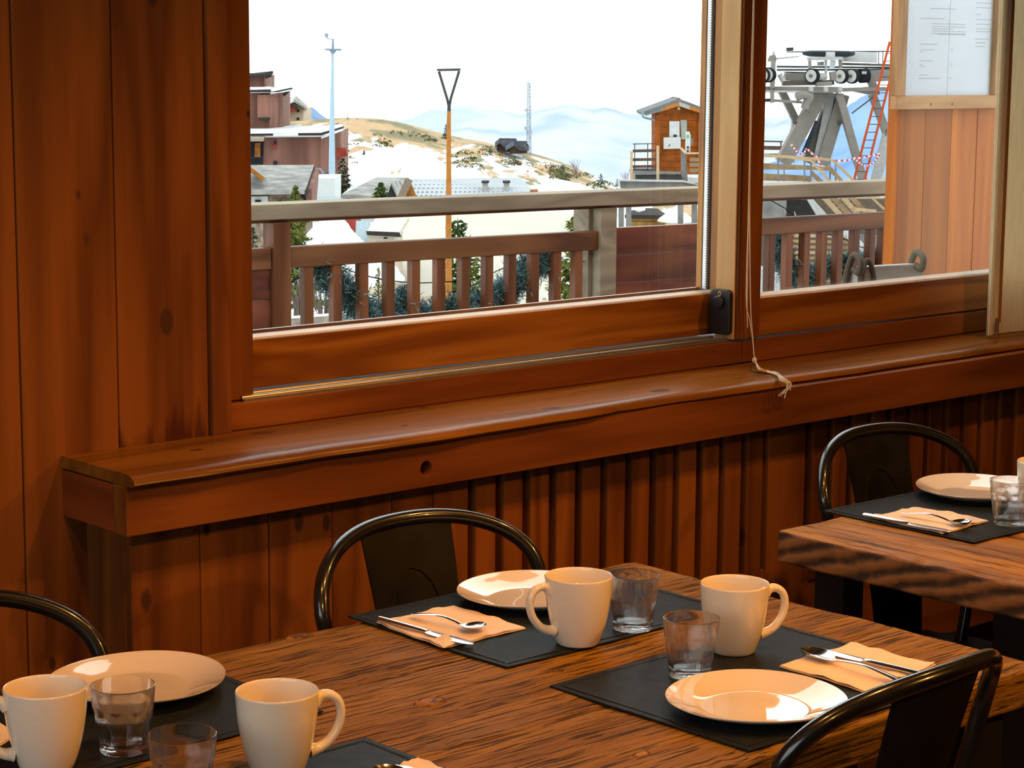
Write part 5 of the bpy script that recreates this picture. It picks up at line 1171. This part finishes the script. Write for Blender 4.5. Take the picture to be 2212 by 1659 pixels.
for k, (x, y, w_) in enumerate(((1332, 462, 10), (1460, 478, 34), (1380, 452, 12))):
    b = MB(); b.lathe([(0, .35), (.5, .28), (.9, .1), (1, 0), (0, -.1)], 14, c=(0, 0, 0)); b.v = [far(x, y, 90)+RH*q.x*w_*90/FPX*1.2+FH*q.y+V((0, 0, q.z*1.3)) for q in b.v]
    solo('snow_heap', b, SNOWM, ('snow heap left of the lift deck legs', 'wide snow heap right of the yellow log cabin', 'snow heap on the cabin roof', 'snow heap under the right end of the lift deck')[k], 'snow heap')

# lift drive station
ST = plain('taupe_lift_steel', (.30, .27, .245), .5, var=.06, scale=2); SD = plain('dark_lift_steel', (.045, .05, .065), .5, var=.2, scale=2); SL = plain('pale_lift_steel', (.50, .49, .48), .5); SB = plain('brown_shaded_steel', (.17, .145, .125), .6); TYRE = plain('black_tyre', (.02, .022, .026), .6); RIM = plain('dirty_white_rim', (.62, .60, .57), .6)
D = 80
ls = build('chairlift_station', 'taupe steel chairlift drive station with wheels on splayed legs', 'ski lift', 1790, 400, D); o = B(ls)
bm_ = lambda x0, y0, x1, y1, w_, h_, d0=D, d1=None: MB().beam(far(x0, y0, d0), far(x1, y1, d1 or d0), h_, w_, FH)
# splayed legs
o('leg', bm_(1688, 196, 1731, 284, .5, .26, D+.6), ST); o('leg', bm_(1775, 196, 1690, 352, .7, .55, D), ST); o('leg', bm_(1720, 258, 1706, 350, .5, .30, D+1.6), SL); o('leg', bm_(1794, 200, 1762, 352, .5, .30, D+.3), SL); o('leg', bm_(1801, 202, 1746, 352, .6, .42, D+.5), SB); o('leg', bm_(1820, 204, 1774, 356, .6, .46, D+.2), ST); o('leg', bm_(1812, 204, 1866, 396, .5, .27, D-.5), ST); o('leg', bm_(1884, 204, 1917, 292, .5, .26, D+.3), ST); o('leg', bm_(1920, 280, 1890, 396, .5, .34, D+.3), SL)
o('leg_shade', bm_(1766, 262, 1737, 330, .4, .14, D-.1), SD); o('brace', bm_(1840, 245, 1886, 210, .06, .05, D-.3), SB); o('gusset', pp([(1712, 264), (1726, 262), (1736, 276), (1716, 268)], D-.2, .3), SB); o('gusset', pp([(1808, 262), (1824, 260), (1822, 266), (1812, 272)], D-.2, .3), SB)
# main frame
o('main_beam', bm_(1650, 193, 1815, 194, .6, .22, D-.6), ST); o('main_beam', bm_(1812, 194, 1912, 192, .6, .14, D-.6), ST); o('gusset', pp([(1845, 190), (1886, 187), (1900, 186), (1900, 205), (1878, 205), (1845, 198)], D-.7, .3), ST); o('cross_beam', bm_(1880, 165, 1925, 162, .6, .42, D), ST); o('support', bm_(1876, 160, 1890, 196, .5, .26, D-.2), ST)
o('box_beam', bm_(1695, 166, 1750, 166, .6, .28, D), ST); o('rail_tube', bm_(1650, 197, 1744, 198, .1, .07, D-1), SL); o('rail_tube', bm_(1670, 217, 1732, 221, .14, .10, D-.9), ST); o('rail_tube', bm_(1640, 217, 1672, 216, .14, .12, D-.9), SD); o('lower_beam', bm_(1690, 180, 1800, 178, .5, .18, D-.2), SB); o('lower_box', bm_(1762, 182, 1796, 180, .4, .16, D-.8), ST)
o('column', bm_(1671, 124, 1668, 194, .2, .16, D-1), ST); o('column', bm_(1668, 190, 1668, 222, .2, .14, D-1), ST); o('column_head', pp([(1660, 128), (1664, 120), (1675, 118), (1678, 128), (1676, 134), (1661, 133)], D-1.1, .3), ST); o('finial', bm_(1671, 112, 1671, 120, .1, .07, D-1), SL)
o('top_rail', bm_(1676, 127, 1726, 122, .1, .06, D-.8), SL); o('guard_rail', bm_(1678, 144, 1930, 146, .2, .07, D+.4), SD); o('guard_rail', bm_(1678, 151, 1930, 150, .2, .08, D+.4), plain('mid_lift_steel', (.13, .14, .16), .5)); o('guard_rail', bm_(1695, 156, 1750, 157, .2, .05, D+.2), SD)
o('frame_post', bm_(1749, 126, 1750, 176, .2, .10, D-.9), ST); o('frame_post', bm_(1784, 128, 1784, 160, .2, .07, D-.7), SL); o('frame_post', bm_(1815, 126, 1816, 147, .2, .12, D-.7), ST); o('frame_top', bm_(1745, 127, 1818, 126, .4, .12, D-.8), SL); o('tilted_plate', pp([(1795, 130), (1806, 130), (1803, 148), (1792, 146)], D-.85, .1), plain('pale_plate', (.62, .66, .70), .5)); o('pale_cover', pp([(1768, 134), (1780, 133), (1780, 142), (1768, 142)], D-.6, .4), SL)
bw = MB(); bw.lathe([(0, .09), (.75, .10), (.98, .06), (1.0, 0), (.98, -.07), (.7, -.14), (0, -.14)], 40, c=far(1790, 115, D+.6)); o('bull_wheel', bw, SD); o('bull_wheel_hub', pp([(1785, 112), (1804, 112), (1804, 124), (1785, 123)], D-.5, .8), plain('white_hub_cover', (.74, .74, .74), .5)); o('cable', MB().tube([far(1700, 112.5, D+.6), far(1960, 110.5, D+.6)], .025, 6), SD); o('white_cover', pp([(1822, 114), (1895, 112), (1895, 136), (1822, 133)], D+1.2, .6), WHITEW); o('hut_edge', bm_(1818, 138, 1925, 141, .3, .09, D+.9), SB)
for x in (1898, 1907): o('rail_post', bm_(x, 111, x, 138, .04, .03, D+.8), SB)
o('dark_box', pp([(1700, 103), (1714, 102), (1714, 110), (1700, 111)], D, .3), DG)
ax = (RH*.62+FH*.78).normalized()
def wheel(x, y, d_, r_):
    c = far(x, y, d_); A_ = ax; w0 = o('tyre', None or (lambda m: m)(MB().tube([c-A_*.10, c-A_*.085, c+A_*.085, c+A_*.10], [r_*.9, r_, r_, r_*.9], 24)), TYRE)
    for s in (-1,): obj('rim', MB().tube([c+A_*s*.09, c+A_*s*.108], [r_*.86, r_*.80], 22), RIM, w0, world=True); obj('hub', MB().tube([c+A_*s*.11, c+A_*s*.15], r_*.24, 12), SB, w0, world=True)
for x, y in ((1755, 164), (1817, 164.5), (1841, 164.5), (1650, 163), (1661, 162)): wheel(x, y, D-1.0, .28)
o('drum', MB().tube([far(1766, 166, D-.9), far(1784, 165, D-.8)], .13, 14), SL); o('motor', MB().tube([far(1858, 164, D-.8), far(1874, 163, D-.7)], .27, 16), TYRE); o('motor_face', pp([(1862, 154), (1872, 154), (1872, 160), (1862, 160)], D-1.15, .05), SL); o('gear_box', pp([(1794, 156), (1806, 154), (1808, 172), (1796, 174)], D-1, .4), ST); o('drum', MB().tube([far(1684, 160, D-.9), far(1692, 175, D-.9)], .10, 10), SL)
o('hydraulics', MB().tube(cr([far(1720, 210, D-1), far(1735, 205, D-1.1), far(1750, 208, D-1.1), far(1742, 222, D-1), far(1738, 235, D-1)], 4), .16, 8), ST)
for k, x in enumerate((1752, 1784, 1815)): o('clamp', MB().tube([far(x, 188, D-1.2), far(x, 198, D-1.2)], .09, 8), SL)
# ladder and tape
ld = build('ladder', 'long orange ladder leaning at the lift station', 'ladder', 1850, 396, D-1.5); o = B(ld); ORG_ = plain('orange_ladder_paint', (.60, .09, .03), .5, var=.05); c = lambda x, y: far(x, y, D-1.5)
ra = [(1922, 90), (1843, 396)]; rb_ = [(1943, 90), (1866, 396)]
o('rail', MB().beam(c(*ra[0]), c(*ra[1]), .08), ORG_); o('rail', MB().beam(c(*rb_[0]), c(*rb_[1]), .08), ORG_)
for k in range(18):
    t = (k+.5)/18; o('rung', MB().tube([c(ra[0][0]+(ra[1][0]-ra[0][0])*t, 90+306*t), c(rb_[0][0]+(rb_[1][0]-rb_[0][0])*t, 90+306*t)], .016, 5), DG)
tp = build('barrier_tape', 'red and white barrier tape strung below the lift legs', 'tape', 1800, 350, D-2); o = B(tp); RT = plain('red_tape', (.62, .10, .12), .6); WT = plain('white_tape', (.8, .8, .82), .6)
for path in ([(1709, 312), (1722, 328), (1736, 334), (1742, 322), (1760, 338), (1778, 362)], [(1760, 338), (1790, 346), (1822, 347), (1848, 343), (1875, 338), (1900, 332)], [(1845, 340), (1858, 353), (1872, 358), (1888, 350), (1900, 334)]):
    P = cr([far(x, y, D-2) for x, y in path], 5)
    for k, (a, b__) in enumerate(zip(P, P[1:])): o('strip', MB().beam(a, b__, .02, .07), RT if k % 2 else WT)
# stairs and ramp
sw = build('lift_stairs', 'pale wooden stairs and ramp with handrails below the lift station', 'stairs', 1760, 600, 66); o = B(sw); TAN = plain('tan_stair_wood', (.42, .27, .15), .75, var=.14, scale=3); HRL = plain('pale_handrail', (.60, .40, .23), .6); D = 66
bt_ = lambda n_, pts, w_, m, d0=D: [o(n_, MB().beam(far(*a, d0), far(*b__, d0), w_), m) for a, b__ in zip(pts, pts[1:])]
bt_('hand_rail', [(1640, 336), (1700, 339), (1744, 346), (1752, 347), (1797, 396), (1840, 450), (1860, 452), (1890, 456)], .075, HRL, D-.5); bt_('hand_rail', [(1640, 334), (1792, 345), (1800, 347), (1848, 394), (1910, 452)], .075, HRL, D+2.2)
o('side_board', pp([(1640, 352), (1752, 358), (1752, 367), (1640, 366)], D, .06), TAN); o('side_board', pp([(1640, 374), (1752, 380), (1752, 393), (1640, 391)], D-.1, .06), TAN); o('side_board', pp([(1752, 359), (1795, 360), (1828, 396), (1818, 396), (1790, 369), (1752, 367)], D+2, .06), TAN); o('side_board', pp([(1754, 368), (1780, 392), (1770, 396), (1752, 378)], D-.1, .06), TAN)
for x, y in ((1681, 340), (1694, 340), (1738, 345), (1752, 347)): o('rail_post', MB().beam(far(x, y, D-.4), far(x, 398, D-.4), .045), GB)
for x, y in ((1793, 346), (1805, 354)): o('rail_post', MB().beam(far(x, y, D+2.2), far(x, y+50, D+2.2), .045), GB)
o('deck', pp([(1640, 393), (1750, 395), (1770, 400), (1770, 412), (1640, 412)], D-1, 2.5), plain('snowy_deck', (.66, .67, .70), .8)); o('deck_side', pp([(1640, 412), (1700, 412), (1698, 470), (1640, 470)], D-1, .2), GB)
o('far_bench_rail', MB().beam(far(1640, 305, D+20), far(1691, 306, D+20), .06), BB); o('far_bench_board', MB().beam(far(1640, 319, D+20), far(1690, 320, D+20), .05, .16), BB); o('far_bench_board', MB().beam(far(1640, 334, D+20), far(1690, 334, D+20), .05, .08), BB); o('far_bench_post', MB().beam(far(1687, 305, D+20), far(1687, 336, D+20), .05), BB)
o('stringer', MB().prism([far(1742, 428, D-1), far(1752, 425, D-1), (far(1800, 478, D-1)), far(1772, 478, D-1)], FH*.2), plain('pale_stringer', (.58, .56, .55), .7)); o('void_shade_sheet', pp([(1700, 430), (1744, 432), (1770, 470), (1700, 470)], D+.5, .2), plain('undercroft_shade', (.06, .055, .055), .9)); o('stringer', pp([(1700, 426), (1744, 427), (1744, 432), (1700, 431)], D-1, .2), GB)  # dark sheet below the deck stands in for the shade in the opening
for k in range(4): x = 1772+k*20; o('stringer', MB().beam(far(x, 418, D-.6+k*.7), far(x+52, 474, D-.6+k*.7), .16, .06, FH), TAN if k % 2 else HRL)
for k in range(7): y = 424+k*8; o('tread', MB().beam(far(1772+k*7.5, y, D+.4), far(1832+k*7.5, y, D+1.8), .24, .05), GB)
o('landing_rail', MB().beam(far(1845, 452, D-.6), far(1892, 456, D-.4), .09), HRL); o('undercroft_wall', pp([(1640, 430), (1920, 430), (1920, 640), (1640, 640)], D+3, .2), plain('undercroft_boards', (.17, .13, .10), .9))
for k in range(9): y = 508+k*12; o('stair_board', MB().beam(far(1668+k*2, y, D-3), far(1905, y+4, D-3), .10, .085), TAN if k % 3 else HRL)
o('ramp_side', MB().prism([far(1798, 480, D-4), far(1822, 480, D-4), far(1912, 575, D-4), far(1885, 575, D-4)], FH*.15), plain('pale_ramp', (.60, .58, .57), .7)); o('ramp_side', pp([(1852, 506), (1915, 512), (1915, 560), (1860, 530)], D-3.8, .1), GB); o('snow_bank', pp([(1630, 575), (1700, 605), (1700, 660), (1630, 660)], D-6, 2), plain('grey_snow_bank', (.5, .5, .52), .9))
